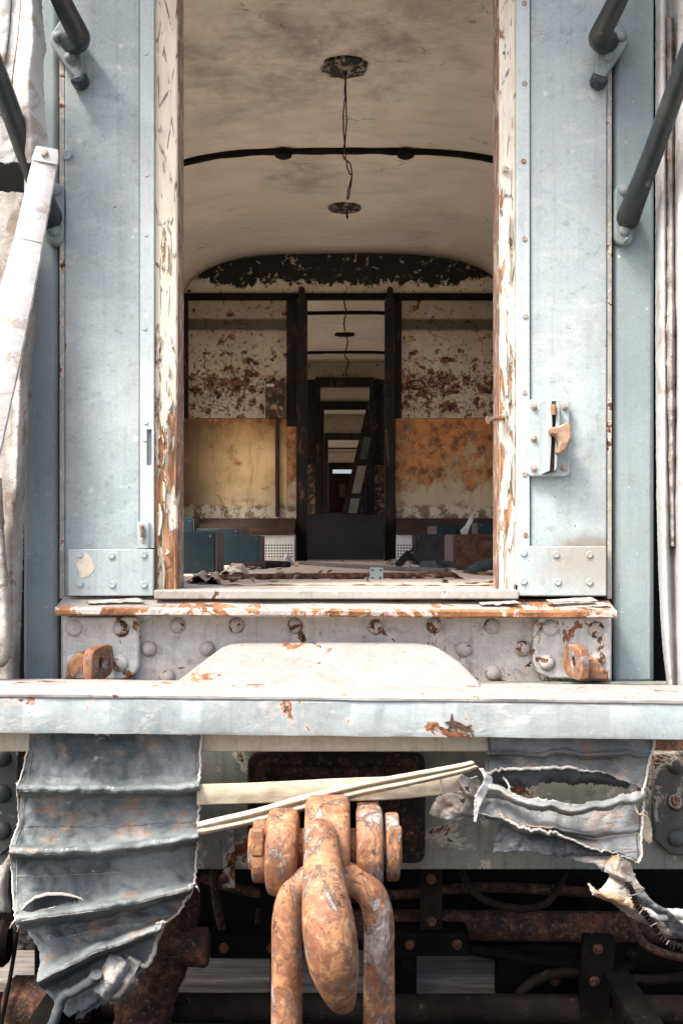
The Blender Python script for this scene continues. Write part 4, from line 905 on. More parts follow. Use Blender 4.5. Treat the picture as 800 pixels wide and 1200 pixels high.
rag('linoleum_sheet', [[(285, 4.25, .005), (400, 4.2, .005), (520, 4.3, .005)], [(318, 5.6, .005), (400, 5.4, .005), (470, 5.6, .005)], [(346, 7.3, .006), (365, 7.2, .006), (440, 7.2, .006)]], 'lino', 'pointed buff linoleum sheet on the floor behind the rusty pipe', 'linoleum', amp=0, seed=5, th=.004)
rag('linoleum_scrap', [[(219, 3.5, .005), (232, 3.45, .03), (242, 3.44, .012), (249, 3.43, .028), (257, 3.42, .004), (268, 3.42, .004)], [(226, 3.95, .005), (238, 3.9, .032), (247, 3.85, .01), (254, 3.8, .03), (262, 3.8, .006), (274, 3.8, .004)]], 'lino', 'curled brown linoleum scrap beside the left door jamb', 'linoleum', amp=0, seed=7)
rag('linoleum_scrap', [[(255, 4.35, .004), (268, 4.3, .03), (278, 4.3, .035), (288, 4.32, .006)], [(262, 4.8, .004), (272, 4.8, .032), (284, 4.8, .04), (290, 4.8, .01)]], 'lino', 'upturned brown linoleum scrap in front of the second left box', 'linoleum', amp=0, seed=8)
rag('linoleum_scrap', [[(548, 3.62, .004), (575, 3.6, .006), (620, 3.6, .004)], [(528, 4.1, .03), (560, 4.15, .014), (620, 4.2, .01)]], 'lino', 'lifted buff linoleum scrap beside the right door jamb', 'linoleum', amp=0, seed=9)
rag('paper_scrap', [[(328, 6.1, .0), (334, 6.05, .05), (341, 6.1, .01)], [(330, 6.3, .01), (336, 6.25, .075), (345, 6.3, .0)]], 'paper', 'crumpled white paper scrap in front of the left perforated grille', 'paper', 14, 10, 0, 3)
rag('paper_scrap', [[(286, 4.35, .004), (310, 4.3, .006), (328, 4.35, .004)], [(292, 4.9, .004), (312, 4.95, .01), (334, 4.9, .004)]], 'paper', 'flat pale paper on the floor behind the rusty pipe at left', 'paper', 24, 14, 0, 4)
rag('cloth_rag', [[(466, 5.4, .0), (480, 5.3, .05), (497, 5.4, .01)], [(462, 5.8, .02), (478, 5.7, .09), (494, 5.8, .0)]], 'black', 'black crumpled rag on the floor left of the black box', 'rag', 24, 16, .02, 6)
single('cloth_roll', MB().tube(W3([(288, 5.6, .022), (312, 5.45, .024), (338, 5.6, .022)]), [.018, .022, .017], 12), 'charred', 'dark rolled cloth on the floor in front of the left boxes', 'cloth roll', smooth=60)
single('cloth_roll', MB().tube(W3([(495, 5.3, .024), (512, 5.2, .024), (531, 5.25, .024)]), [.022, .026, .02], 12), 'rollm', 'grey green roll on the floor below the black box', 'cloth roll', smooth=60)
single('cloth_roll', MB().tube(W3([(545, 4.35, .012), (562, 4.5, .035), (582, 4.6, .05), (600, 4.6, .06)]), [.016, .024, .026, .026], 12), 'rollm', 'grey green roll leaning in front of the maroon box', 'cloth roll', smooth=60)
single('wood_stick', MB().tube([P(*fl(512, 5.0, .05)), P(*fl(530, 4.9, .01))], .009, 8), 'charred', 'short charred stick propped on the rolls in front of the maroon box', 'stick')
single('wood_stick', MB().tube([P(*fl(470, 6.0, .03)), P(490, 636, 6.2)], .007, 8), 'charred', 'thin charred stick slanting up in front of the right perforated grille', 'stick')
zb1 = ZP(626, 5.3)
def up(px, py): return (px, py, 5.42)
mb = MB().prism([(541, 627), (547, 627), (550, 618), (554, 610), (554, 602), (550, 606), (545, 616), (539, 622)], 5.42, .012)
single('wood_splinter', mb, 'paper', 'white splintered piece sticking up on top of the maroon box', 'splinter', bevel=.002)
mb = MB().prism([(359, 603), (398, 600.5), (402, 602), (449.5, 603.5), (450, 656), (360, 656)], 8.0, .02)
single('plywood_board', mb, 'black2' if 'black2' in M else 'charred', 'dark scorched board closing the lower part of the corridor doorway', 'board', bevel=.003)
mb = MB(); random.seed(12)
for q in range(260):
    d = 3.3 + 4.4 * random.random() ** 1.5; x = random.uniform(-.85, .85) if random.random() < .25 else random.choice((-1, 1)) * random.uniform(.25, .9); r = random.uniform(.006, .03); a = random.uniform(0, 6.3); h_ = random.uniform(.001, .02)
    p = [(x + r * math.cos(a + t) * (1 if t % 2 else .5), d + r * 1.5 * math.sin(a + t), FL + .003 + (h_ if k else 0)) for k, t in enumerate((0, 1.4, 3, 4.4))]
    mb.poly(p + [(u, v, w_ - .002) for u, v, w_ in p], [(0, 1, 2, 3), (7, 6, 5, 4), (0, 4, 5, 1), (1, 5, 6, 2), (2, 6, 7, 3), (3, 7, 4, 0)])
M['debris'] = flat_mat('paint_debris', (.5, .44, .36, 1), (.12, .07, .045, 1), 9, .85, grime=(.03, .02, .015, 1), gth=.5)
tag(obj('paint_debris', mb, 'debris', smooth=0), kind='stuff')
# door leaf leaning across the second doorway
ld = empty('door_leaf', (XP(402, 12.6), 12.6, FL), 'narrow dark door leaf with pale panels leaning across the far corridor doorway', 'door leaf')
ol = [(389, 650), (414, 650), (444, 470), (431, 470)]
obj('leaf_frame', MB().prism(ol, 12.6, .05), 'charred', ld, bevel=.004)
for pts, m in (([(408, 601), (418, 601), (421.5, 584), (411, 584)], 'pane'), ([(412, 578), (422, 578), (429, 546), (419, 546)], 'pane'), ([(421, 538), (430, 538), (435, 512), (426, 512)], 'pane_teal')):
    obj('leaf_panel', MB().prism(pts, 12.59, .012), m, ld, smooth=0)
def hang(pts, r, label, seed, group='loose wires hanging from the carriage ceiling'):
    return tag(obj('hanging_wire', ptube(pts, r, 50, 6, 1.2, seed), 'wire', smooth=80), label, 'wire', group)
hang([(404, 84, 4.96), (404, 110, 4.96), (402, 140, 4.96), (403.5, 170, 4.96), (402, 184, 4.96), (410, 192, 4.96), (412, 206, 4.96), (408, 222, 4.96), (406, 234, 4.96)], .8, 'thin wire hanging from the nearest ceiling lamp mount, ending left of its twin', 1)
hang([(405, 84, 4.97), (405, 112, 4.97), (406, 140, 4.97), (404, 168, 4.97), (405, 184, 4.97), (408, 200, 4.97), (412, 208, 4.97), (410, 222, 4.97), (408, 234, 4.97)], .8, 'thin wire hanging from the nearest ceiling lamp mount, ending right of its twin', 2)
hang([(406, 240, 7.04), (406, 248, 7.04), (407, 256, 7.04)], 1., 'short wire stub under the second ceiling lamp mount', 3)
hang([(403, 336, 9.2), (403, 352, 9.2), (405, 366, 9.2), (403, 378, 9.2), (404, 388, 9.2)], .8, 'wire hanging at the top of the corridor doorway', 4)
hang([(406, 391, 11.3), (407, 402, 11.3), (404, 416, 11.3), (408, 424, 11.3), (405, 436, 11.3), (407, 441, 11.3)], .7, 'kinked wire hanging below the black lamp mount in the corridor', 5)

# ------------------------------------------------------------------ torn canvas on the outside
def rows_of(spec, n=7):
    out = []
    for xl, yl, xr, yr, sag, d in spec:
        out.append([(xl + (xr - xl) * i / (n - 1), yl + (yr - yl) * i / (n - 1) + sag * 4 * (i / (n - 1)) * (1 - i / (n - 1)), d + .004 * math.sin(i * 1.7 + yl)) for i in range(n)])
    return out
WARP[0] = 2.5
cl = empty('canvas_curtain', (XP(135, 2.66), 2.66, ZP(856, 2.66)), 'blue grey stitched canvas curtain hanging in ragged folds below the left of the beam', 'canvas curtain')
spec = [(36, 852, 236, 852, 0, 2.685), (33, 885, 235, 885, 0, 2.672), (28, 914, 234, 912, 2, 2.66), (21, 921, 233, 919, 2, 2.612), (20, 928, 233, 926, 2, 2.615), (24, 934, 234, 932, 2, 2.70), (22, 962, 234, 955, 2, 2.678),
        (14, 988, 233, 970, 6, 2.66), (12, 995, 233, 977, 6, 2.604), (12, 1002, 233, 984, 6, 2.608), (15, 1008, 233, 990, 6, 2.705), (16, 1040, 230, 1015, 4, 2.68), (18, 1066, 228, 1031, 4, 2.66), (19, 1074, 227, 1038, 4, 2.597),
        (21, 1082, 224, 1045, 4, 2.602), (30, 1088, 220, 1051, 4, 2.705), (44, 1110, 205, 1072, -2, 2.68), (46, 1132, 192, 1079, -4, 2.655), (44, 1145, 188, 1085, -4, 2.595), (46, 1152, 186, 1092, -4, 2.60), (52, 1158, 184, 1098, -3, 2.70), (62, 1172, 176, 1125, 0, 2.67), (82, 1192, 160, 1142, 3, 2.65)]
tear = [(27, 1067), (38, 1054), (58, 1047.5), (80, 1049), (96, 1054), (70, 1061), (40, 1070)]
cv = sheet('canvas_panel', rows_of(spec), 'canvas', cl, 90, 240, .009, jag=(0, 1, 4, 1.2), holes=[tear], seed=3, th=.004)
obj('tear_edge', ptube([(24, 1068, 2.645), (38, 1053.5, 2.645), (58, 1047, 2.642), (80, 1048.5, 2.643), (97, 1054, 2.645)], [.6, 1.6, 2, 1.7, .5], 30, 6, 1., 5), 'webedge', cl)
obj('tear_edge', ptube([(25, 1071, 2.645), (45, 1068.5, 2.645), (66, 1061, 2.645)], [1.2, 1, .4], 20, 6, 1., 8), 'webedge', cl)
sheet('canvas_lining', [[(15, 1040, 2.72), (110, 1034, 2.72)], [(20, 1085, 2.72), (110, 1075, 2.72)]], 'lining', cl, 20, 10, .004, seed=4)
nR = len(spec) - 1
for v in (4.6, 2.5, 3.9, 6.3, 8.9, 10.7, 13.7, 15.9, 18.7): stitch(cv, .02, .98, v / nR - .004, v / nR + .004, .6, 'vinyl_dirty' if v in (3.9, 8.9, 13.7, 18.7) else 'canvas_r', cl, 'seam_stitching')
for v in (3.3, 8.3, 13.3, 18.3): stitch(cv, .012, .988, v / nR, v / nR, 2.2, 'worn_highlight', cl, 'ridge_highlight', 140, -.003)  # paler cords along the fold ridges paint in their highlight and wear
stitch(cv, .035, .03, .02, .62, .6, 'canvas_r', cl); stitch(cv, .965, .97, .02, .62, .6, 'canvas_r', cl)
obj('edge_binding', ptube([(236, 858, 2.67), (235, 900, 2.655), (233, 921, 2.63), (234, 950, 2.672), (233, 976, 2.625), (232, 1000, 2.68), (228, 1030, 2.65), (226, 1040, 2.62), (218, 1054, 2.67), (206, 1072, 2.67), (190, 1082, 2.61)], 1.5, 120, 7, 2.2, 6), 'webedge', cl, smooth=80)
obj('edge_binding', ptube([(190, 1080, 2.605), (186, 1092, 2.62), (183, 1105, 2.67), (177, 1124, 2.66), (168, 1132, 2.645), (150, 1122, 2.64)], [2.6, 2.6, 2.8, 3, 3, 2], 40, 7, 1.6, 9), 'webedge', cl, smooth=80)
obj('edge_binding', ptube([(33, 870, 2.665), (26, 910, 2.655), (21, 924, 2.625), (22, 960, 2.67), (13, 992, 2.615), (14, 1020, 2.67), (18, 1070, 2.61), (22, 1084, 2.62)], 1.1, 110, 6, 2.2, 12), 'webedge', cl, smooth=80)
for k, (x, y) in enumerate(((226, 1037), (20, 1076), (186, 1082))):                # knots of loose thread
    for q in range(4):
        a = q * 1.7 + k
        obj('loose_thread', ptube([(x, y, 2.61), (x + 5 * math.cos(a), y + 5 * math.sin(a) + 3, 2.6), (x + 8 * math.cos(a + .4), y + 9 + 7 * math.sin(a), 2.62)], [1.4, 1, .5], 10, 5), 'webedge', cl)
# shredded foot of the left curtain
sheet('shredded_edge', [[(150, 1120, 2.645), (165, 1128, 2.64), (150, 1135, 2.64)], [(140, 1130, 2.63), (150, 1148, 2.61), (160, 1150, 2.64)], [(125, 1150, 2.64), (140, 1165, 2.62), (148, 1168, 2.65)], [(112, 1165, 2.64), (128, 1172, 2.64), (130, 1178, 2.65)]], 'vinyl_dirty', cl, 30, 40, .012, jag=(2, 4, 3, 4), seed=11)
sheet('shredded_edge', [[(128, 1118, 2.64), (142, 1122, 2.62), (152, 1132, 2.63)], [(118, 1140, 2.63), (132, 1148, 2.6), (140, 1155, 2.62)], [(108, 1158, 2.63), (120, 1168, 2.62), (128, 1172, 2.63)]], 'canvas_r', cl, 24, 30, .014, jag=(2, 2, 3, 2), seed=12)
sheet('shredded_edge', [[(92, 1180, 2.65), (112, 1168, 2.65), (132, 1160, 2.65)], [(90, 1195, 2.66), (116, 1180, 2.66), (142, 1168, 2.66)]], 'lining', cl, 40, 10, .008, jag=(1, 2, 5, 3), seed=13)
tag(obj('air_hose', ptube([(56, 1215, 2.62), (66, 1190, 2.62), (74, 1168, 2.62), (90, 1158, 2.61), (108, 1150, 2.6), (114, 1143, 2.59)], [6, 6, 6.5, 6, 6.5, 7], 40, 14, 1.2, 3), 'hose', smooth=80), 'bent grey hose poking out under the left canvas curtain', 'hose')
tag(sheet('canvas_scrap', [[(-25, 1010, 2.72), (0, 1015, 2.7), (12, 1000, 2.72)], [(-25, 1050, 2.72), (0, 1040, 2.68), (10, 1045, 2.7)], [(-25, 1075, 2.72), (0, 1068, 2.7), (13, 1070, 2.72)]], 'vinyl_dirty', None, 20, 24, .008, jag=(2, 2, 3, 0), seed=15), 'cream scrap of canvas behind the left edge of the blue grey curtain', 'canvas scrap')

# torn right curtain
WARP[0] = 5
cR = empty('torn_curtain', (XP(660, 2.66), 2.66, ZP(858, 2.66)), 'shredded grey canvas curtain torn open below the right of the beam', 'canvas curtain')
u1 = sheet('canvas_panel', [[(568, 856, 2.69), (640, 857, 2.685), (700, 857, 2.685), (766, 858, 2.69)], [(569, 880, 2.68), (640, 879, 2.67), (710, 878, 2.67), (762, 880, 2.675)], [(569, 884, 2.655), (640, 883, 2.645), (710, 883, 2.65), (761, 886, 2.67)], [(569, 888, 2.69), (640, 887, 2.685), (712, 889, 2.685), (760, 892, 2.675)], [(569, 896, 2.68), (640, 895, 2.67), (715, 903, 2.67), (758, 905, 2.672)], [(570, 907, 2.655), (640, 900, 2.645), (695, 903, 2.65), (728, 913, 2.655), (754, 920, 2.665)]],
           'canvas_r', cR, 80, 50, .005, jag=(0, .8, 2.6, .8), seed=21, th=.004)
stitch(u1, .02, .98, .38, .36, .7, 'lining', cR); stitch(u1, .02, .02, .02, .95, .7, 'lining', cR); stitch(u1, .97, .965, .02, .95, .7, 'lining', cR)
obj('torn_edge', ptube([(571, 907, 2.65), (600, 902, 2.64), (640, 900, 2.638), (680, 901, 2.642), (702, 905, 2.65)], [1.2, 1.8, 2.1, 1.5, .5], 70, 8, 3., 22), 'frayed', cR, smooth=80)
sheet('canvas_lining', [[(575, 905, 2.70), (640, 901, 2.69), (700, 903, 2.69), (738, 914, 2.68)], [(577, 912, 2.69), (630, 910, 2.69), (690, 911, 2.685), (737, 917, 2.68)], [(578, 921, 2.71), (630, 918, 2.70), (690, 919, 2.705), (735, 922, 2.69)]], 'lining', cR, 90, 24, .008, jag=(0, 2, 5, 3), seed=23)
sheet('canvas_lining', [[(569, 905, 2.72), (585, 903, 2.71), (602, 903, 2.72)], [(572, 918, 2.70), (586, 922, 2.69), (600, 915, 2.71)], [(575, 930, 2.70), (583, 936, 2.68), (590, 926, 2.70)]], 'lining', cR, 20, 24, .012, jag=(0, 3, 4, 3), seed=24)
obj('loose_thread', ptube([(588, 912, 2.66), (594, 918, 2.65), (595, 928, 2.64), (598, 936, 2.62)], [1.6, 1.2, 1, .8], 20, 5, 1.6, 5), 'webedge', cR)
obj('loose_thread', ptube([(742, 940, 2.64), (748, 952, 2.63), (757, 958, 2.64), (759, 966, 2.65)], [1.2, 1, .8, .5], 20, 5, 1.6, 6), 'strap', cR)
# rolled hem swinging below the hole
sheet('rolled_hem', [[(570, 918, 2.63), (610, 934, 2.61), (660, 942, 2.605), (705, 940, 2.61), (735, 930, 2.64), (755, 920, 2.66)], [(569, 923, 2.605), (610, 939, 2.585), (660, 947, 2.58), (705, 945, 2.585), (738, 936, 2.62), (756, 928, 2.655)], [(570, 930, 2.625), (612, 945, 2.61), (660, 952, 2.605), (705, 949, 2.61), (738, 941, 2.635), (756, 934, 2.66)]], 'canvas_r', cR, 80, 22, .004, jag=(2.6, 0, 2, 2), seed=25, th=.006)
obj('torn_edge', ptube([(570, 920, 2.615), (610, 935, 2.6), (630, 937, 2.6), (660, 943, 2.595), (700, 942, 2.6)], [1.4, 1.3, 1.7, .8, .4], 80, 7, 3, 26), 'frayed', cR, smooth=80)
l1 = sheet('canvas_panel', [[(565, 934, 2.66), (612, 946, 2.655), (660, 951, 2.655), (712, 947, 2.655), (754, 938, 2.665)], [(558, 950, 2.635), (610, 963, 2.62), (660, 970, 2.63), (712, 968, 2.645), (752, 965, 2.66)], [(566, 955, 2.61), (614, 968, 2.60), (662, 975, 2.605), (712, 975, 2.63), (751, 972, 2.655)], [(569, 957, 2.655), (617, 971, 2.65), (664, 979, 2.65), (712, 980, 2.655), (750, 977, 2.66)], [(575, 960, 2.63), (622, 976, 2.615), (668, 985, 2.62), (712, 989, 2.635), (749, 986, 2.655)], [(592, 962, 2.615), (632, 975, 2.60), (680, 988, 2.61), (722, 1000, 2.63), (746, 1006, 2.65)]],
           'canvas_r', cR, 80, 60, .006, jag=(1, 1, 2.6, 5), seed=27, th=.004)
stitch(l1, .2, .98, .62, .62, .8, 'webedge', cR); stitch(l1, .965, .96, .05, .97, .8, 'lining', cR)
obj('torn_edge', ptube([(584, 958, 2.61), (620, 972, 2.59), (655, 981, 2.595), (690, 992, 2.605), (722, 1001, 2.62), (744, 1007, 2.64)], [2, 1.9, 1.6, 1.3, 1.1, .8], 90, 7, 3., 28), 'frayed', cR, smooth=80)
sheet('canvas_lining', [[(588, 962, 2.665), (640, 978, 2.66), (700, 995, 2.66), (735, 1003, 2.665)], [(582, 985, 2.655), (640, 993, 2.64), (700, 1000, 2.645), (728, 1004, 2.66)], [(577, 996, 2.65), (620, 998, 2.635), (660, 1001, 2.64), (722, 1006, 2.66)]], 'lining', cR, 90, 40, .014, jag=(0, 2, 6, 6), seed=29)
obj('edge_binding', ptube([(766, 866, 2.675), (762, 882, 2.665), (756, 905, 2.66), (752, 924, 2.65), (754, 940, 2.655), (752, 970, 2.65), (748, 1000, 2.645), (745, 1008, 2.64)], 1.5, 110, 7, 2.6, 30), 'webedge', cR, smooth=80)
sheet('canvas_tatter', [[(753, 950, 2.69), (757, 948, 2.68)], [(752, 970, 2.67), (762, 972, 2.69)], [(751, 985, 2.66), (760, 990, 2.68)]], 'strap', cR, 10, 24, .008, jag=(1, 3, 4, 1), seed=31)
# scraps at its left end
sheet('canvas_tatter', [[(536, 905, 2.63), (548, 908, 2.62), (560, 907, 2.63)], [(542, 925, 2.62), (553, 930, 2.6), (566, 925, 2.63)], [(548, 930, 2.62), (557, 940, 2.61), (564, 938, 2.63)]], 'vinyl_dirty', cR, 24, 30, .02, jag=(1, 3, 3, 2), seed=33, holes=[[(546, 919), (552, 919), (551, 924), (546, 925)]])
sheet('canvas_tatter', [[(516, 932, 2.64), (535, 926, 2.62), (555, 928, 2.64)], [(506, 946, 2.63), (530, 945, 2.6), (556, 948, 2.64)], [(502, 952, 2.63), (528, 960, 2.61), (550, 957, 2.64)]], 'vinyl_dirty', cR, 40, 34, .016, jag=(1, 2, 3, 3), seed=35, holes=[[(537, 936), (543, 935), (543, 939), (538, 940)]])
sheet('canvas_tatter', [[(562, 900, 2.62), (567, 902, 2.61)], [(568, 912, 2.6), (575, 914, 2.62)], [(556, 930, 2.59), (566, 932, 2.6)], [(554, 945, 2.6), (560, 947, 2.6)], [(556, 962, 2.61), (558.5, 963, 2.61)]], 'vinyl', cR, 12, 50, .01, jag=(1, 2, 1, 2), seed=37)
obj('loose_thread', ptube([(516, 912, 2.6), (517, 925, 2.6), (515, 934, 2.61), (512, 940, 2.62)], [1.4, 1, .9, .6], 16, 5, 1.5, 3), 'webedge', cR)
# hanging tail with a zipper, lower right
tl = empty('canvas_tail', (XP(745, 2.62), 2.62, ZP(1010, 2.62)), 'twisted cream canvas tail with a torn zipper trailing off at lower right', 'canvas scrap')
sheet('canvas_strip', [[(668, 1003, 2.665), (700, 1003, 2.655), (718, 1004, 2.65)], [(690, 1014, 2.65), (706, 1018, 2.62), (719, 1012, 2.64)], [(705, 1021, 2.65), (708, 1024, 2.63), (712, 1021, 2.64)]], 'vinyl_dirty', tl, 30, 24, .006, jag=(1, 2, 2, 2), seed=41)
sheet('canvas_strip', [[(716, 1006, 2.64), (726, 1004, 2.6), (738, 1010, 2.63)], [(710, 1020, 2.62), (728, 1026, 2.58), (746, 1028, 2.62)], [(735, 1038, 2.62), (742, 1040, 2.6), (752, 1042, 2.62)], [(748, 1052, 2.62), (754, 1056, 2.61), (758, 1060, 2.62)]], 'tailc', tl, 40, 60, .014, jag=(3, 5, 3, 5), seed=42)
sheet('canvas_strip', [[(688, 1036, 2.64), (700, 1043, 2.6), (712, 1036, 2.61), (719, 1026, 2.63)], [(694, 1048, 2.63), (712, 1052, 2.585), (728, 1042, 2.6), (734, 1036, 2.62)], [(722, 1062, 2.63), (738, 1066, 2.59), (750, 1060, 2.6), (754, 1056, 2.62)], [(758, 1088, 2.64), (768, 1085, 2.61), (776, 1076, 2.62), (778, 1068, 2.63)], [(800, 1100, 2.65), (802, 1094, 2.62), (804, 1084, 2.63), (806, 1078, 2.64)], [(840, 1100, 2.66), (840, 1094, 2.64), (840, 1084, 2.64), (840, 1076, 2.66)]], 'tailc', tl, 44, 100, .011, jag=(3, 4, 0, 4), seed=43)
sheet('canvas_strip', [[(742, 1046, 2.6), (752, 1042, 2.58), (758, 1050, 2.6)], [(762, 1070, 2.6), (772, 1062, 2.57), (780, 1066, 2.6)], [(786, 1088, 2.6), (798, 1080, 2.58), (802, 1090, 2.6)], [(800, 1100, 2.61), (812, 1096, 2.6), (830, 1100, 2.62)]], 'lining', tl, 30, 50, .012, jag=(3, 5, 3, 5), seed=46)
obj('rolled_edge', ptube([(755, 1062, 2.6), (766, 1070, 2.59), (778, 1073, 2.59), (800, 1070, 2.6), (850, 1066, 2.6)], [5, 7, 7, 6, 6], 40, 10, 1, 44), 'vinyl', tl, smooth=80)
mb = MB(); zp = [tuple(warp(x, y)) + (d,) for x, y, d in curve([(735, 1034, 2.59), (742, 1050, 2.58), (750, 1068, 2.57), (762, 1086, 2.575), (780, 1102, 2.58), (805, 1112, 2.59), (850, 1116, 2.6)], 60)]; WARP[0] = 0
obj('zipper', ptube(zp, [2.6, 3, 3.2, 3, 3.5, 3.2, 3], 60, 8, .8, 45), 'black', tl, smooth=80)
for k in range(2, 56, 2):
    x, y, d = zp[k]; x2, y2, d2 = zp[k + 1]; a = math.atan2(y2 - y, x2 - x) + math.pi / 2; s_ = 2.5 + 3.5 * random.random()
    obj('zipper_tooth', MB().tube([P(x - s_ * math.cos(a), y - s_ * math.sin(a), d - .012), P(x + s_ * math.cos(a), y + s_ * math.sin(a), d - .016)], S(.8, d), 6), 'rustplate' if k % 5 else 'greypipe', tl)

WARP[0] = 0
# webbing straps between the two curtains
tag(sheet('webbing_strap', [[(231, 919, 2.64), (300, 917, 2.63), (400, 912, 2.62), (470, 909, 2.62), (540, 902, 2.62)], [(231, 930, 2.635), (300, 929, 2.625), (400, 925, 2.615), (470, 921, 2.615), (540, 914, 2.62)], [(231, 943, 2.64), (300, 941, 2.63), (400, 939, 2.62), (470, 936, 2.62), (540, 928, 2.63)]], 'strap', None, 90, 14, .003, seed=51, th=.004), 'flat cream webbing strap stretched level below the beam', 'strap', 'webbing straps')
tag(sheet('webbing_strap', [[(231, 964, 2.625), (248, 960, 2.6), (300, 948, 2.59), (355, 932, 2.585), (420, 917, 2.585), (480, 906, 2.585), (535, 896, 2.59), (553, 892, 2.6)], [(232, 968, 2.615), (250, 964, 2.59), (300, 952, 2.575), (355, 937, 2.575), (420, 921, 2.575), (480, 909, 2.575), (535, 899, 2.58), (555, 894, 2.59)], [(233, 970, 2.625), (252, 967, 2.6), (302, 955.5, 2.59), (357, 940, 2.59), (420, 924, 2.59), (480, 912, 2.59), (535, 901, 2.595), (556, 896, 2.6)], [(234, 974, 2.615), (253, 971, 2.59), (304, 960, 2.575), (360, 945, 2.575), (420, 929, 2.575), (480, 917, 2.575), (537, 904, 2.58), (558, 898, 2.59)], [(235, 978, 2.625), (254, 974, 2.6), (306, 963, 2.59), (362, 948, 2.59), (420, 933, 2.59), (480, 920, 2.59), (538, 907, 2.595), (560, 899, 2.6)]], 'strap', None, 110, 30, .002, seed=52, th=.004, jag=(.6, 2, .6, 2)), 'twisted cream webbing strap slanting up from the left curtain to the torn one', 'strap', 'webbing straps')

# curtains beside the doorway
cL = empty('side_curtain', (XP(20, 2.8), 2.8, ZP(180, 2.8)), 'white stitched canvas hanging at the upper left beside the handrail', 'canvas curtain')
def edge(xs, y, ds): return [(x, y, d) for x, d in zip(xs, ds)]
sl_ = sheet('canvas_panel', [edge((-70, 4, 16, 27, 38, 48), -70, (2.86, 2.84, 2.85, 2.845, 2.80, 2.88)), edge((-70, 2, 14, 25, 38, 49), 10, (2.86, 2.84, 2.85, 2.845, 2.80, 2.88)), edge((-70, -2, 11, 22, 38, 54), 55, (2.86, 2.84, 2.85, 2.845, 2.79, 2.88)), edge((-70, -6, 9, 20, 36, 51), 75, (2.86, 2.84, 2.85, 2.845, 2.79, 2.88)), edge((-70, -12, 6, 17, 34, 52), 120, (2.86, 2.84, 2.85, 2.845, 2.80, 2.88)), edge((-20, 0, 12, 22, 38, 56), 168, (2.86, 2.85, 2.85, 2.845, 2.81, 2.88)), edge((0, 10, 20, 28, 40, 57), 190, (2.87, 2.86, 2.86, 2.86, 2.83, 2.88))], 'vinyl', cL, 90, 110, .0035, jag=(0, 1.4, 3, 0), seed=61)
stitch(sl_, .40, .30, .0, .72, .7, 'gap', cL); stitch(sl_, .60, .52, .0, .72, .7, 'lug', cL)
cL2 = sheet('side_curtain', [edge((-70, -10, 12, 28, 42), 225, (2.98, 3.0, 2.96, 2.9, 3.0)), edge((-70, -8, 10, 28, 42), 360, (2.98, 2.99, 2.95, 2.89, 3.0)), edge((-70, -8, 8, 24, 36), 450, (2.98, 2.97, 2.94, 2.87, 2.99)), edge((-70, -8, 6, 20, 30), 560, (2.98, 2.97, 2.93, 2.86, 2.98)), edge((-70, -8, 4, 16, 27), 640, (2.98, 2.97, 2.93, 2.86, 2.98)), edge((-70, -8, 4, 16, 25), 715, (2.98, 2.97, 2.93, 2.87, 2.98)), edge((-70, -6, 5, 15, 22), 800, (2.98, 2.97, 2.94, 2.89, 2.98))], 'vinyl_dirty', None, 60, 150, .007, jag=(2, 1.6, 3, 0), seed=63)
tag(cL2, 'stained grey brown canvas fold hanging down to the beam at far left', 'canvas curtain')
tag(sheet('canvas_scrap', [edge((-40, -6, 2), 560, (2.84, 2.8, 2.84)), edge((-40, 0, 6), 640, (2.84, 2.8, 2.84)), edge((-40, 4, 10), 700, (2.84, 2.79, 2.84)), edge((-40, 5, 12), 765, (2.84, 2.8, 2.86)), edge((-40, -4, 4), 782, (2.84, 2.82, 2.86))], 'vinyl_dirty', None, 24, 60, .008, jag=(1, 2, 2, 0), seed=64), 'pale canvas scrap overlapping the stained fold low at far left', 'canvas scrap')
bR = sheet('side_curtain', [edge((768, 772, 778, 783, 788, 793, 800, 850), y, d) for y, d in ((-70, (3.04, 2.94, 2.93, 2.97, 2.97, 2.93, 2.86, 2.8)), (200, (3.04, 2.95, 2.93, 2.98, 2.96, 2.91, 2.86, 2.8)), (420, (3.04, 2.95, 2.92, 2.97, 2.97, 2.92, 2.86, 2.8)))] + [edge((770, 774, 780, 785, 789, 794, 801, 850), 620, (3.04, 2.94, 2.92, 2.97, 2.96, 2.91, 2.86, 2.8)), edge((775, 778, 783, 788, 791, 795, 802, 850), 740, (3.04, 2.94, 2.92, 2.96, 2.96, 2.91, 2.86, 2.8)), edge((782, 784, 787, 790, 793, 797, 803, 850), 808, (3.04, 2.95, 2.93, 2.96, 2.96, 2.91, 2.87, 2.8))], 'vinyl', None, 90, 220, .0035, jag=(0, 0, 2, .8), seed=66)
tag(bR, 'white folded canvas hanging the full height at far right', 'canvas curtain')
tag(sheet('canvas_scrap', [edge((781, 785, 788), 20, (2.93, 2.91, 2.93)), edge((782, 786, 789), 220, (2.94, 2.92, 2.94)), edge((781, 786, 790), 420, (2.93, 2.91, 2.93)), edge((783, 787, 790), 560, (2.94, 2.92, 2.94)), edge((784, 788, 791), 640, (2.94, 2.92, 2.94))], 'vinyl_dirty', None, 16, 160, .008, jag=(1, 2.5, 2, 2.5), seed=68), 'narrow cracked canvas strip peeling along the fold at far right', 'canvas scrap')

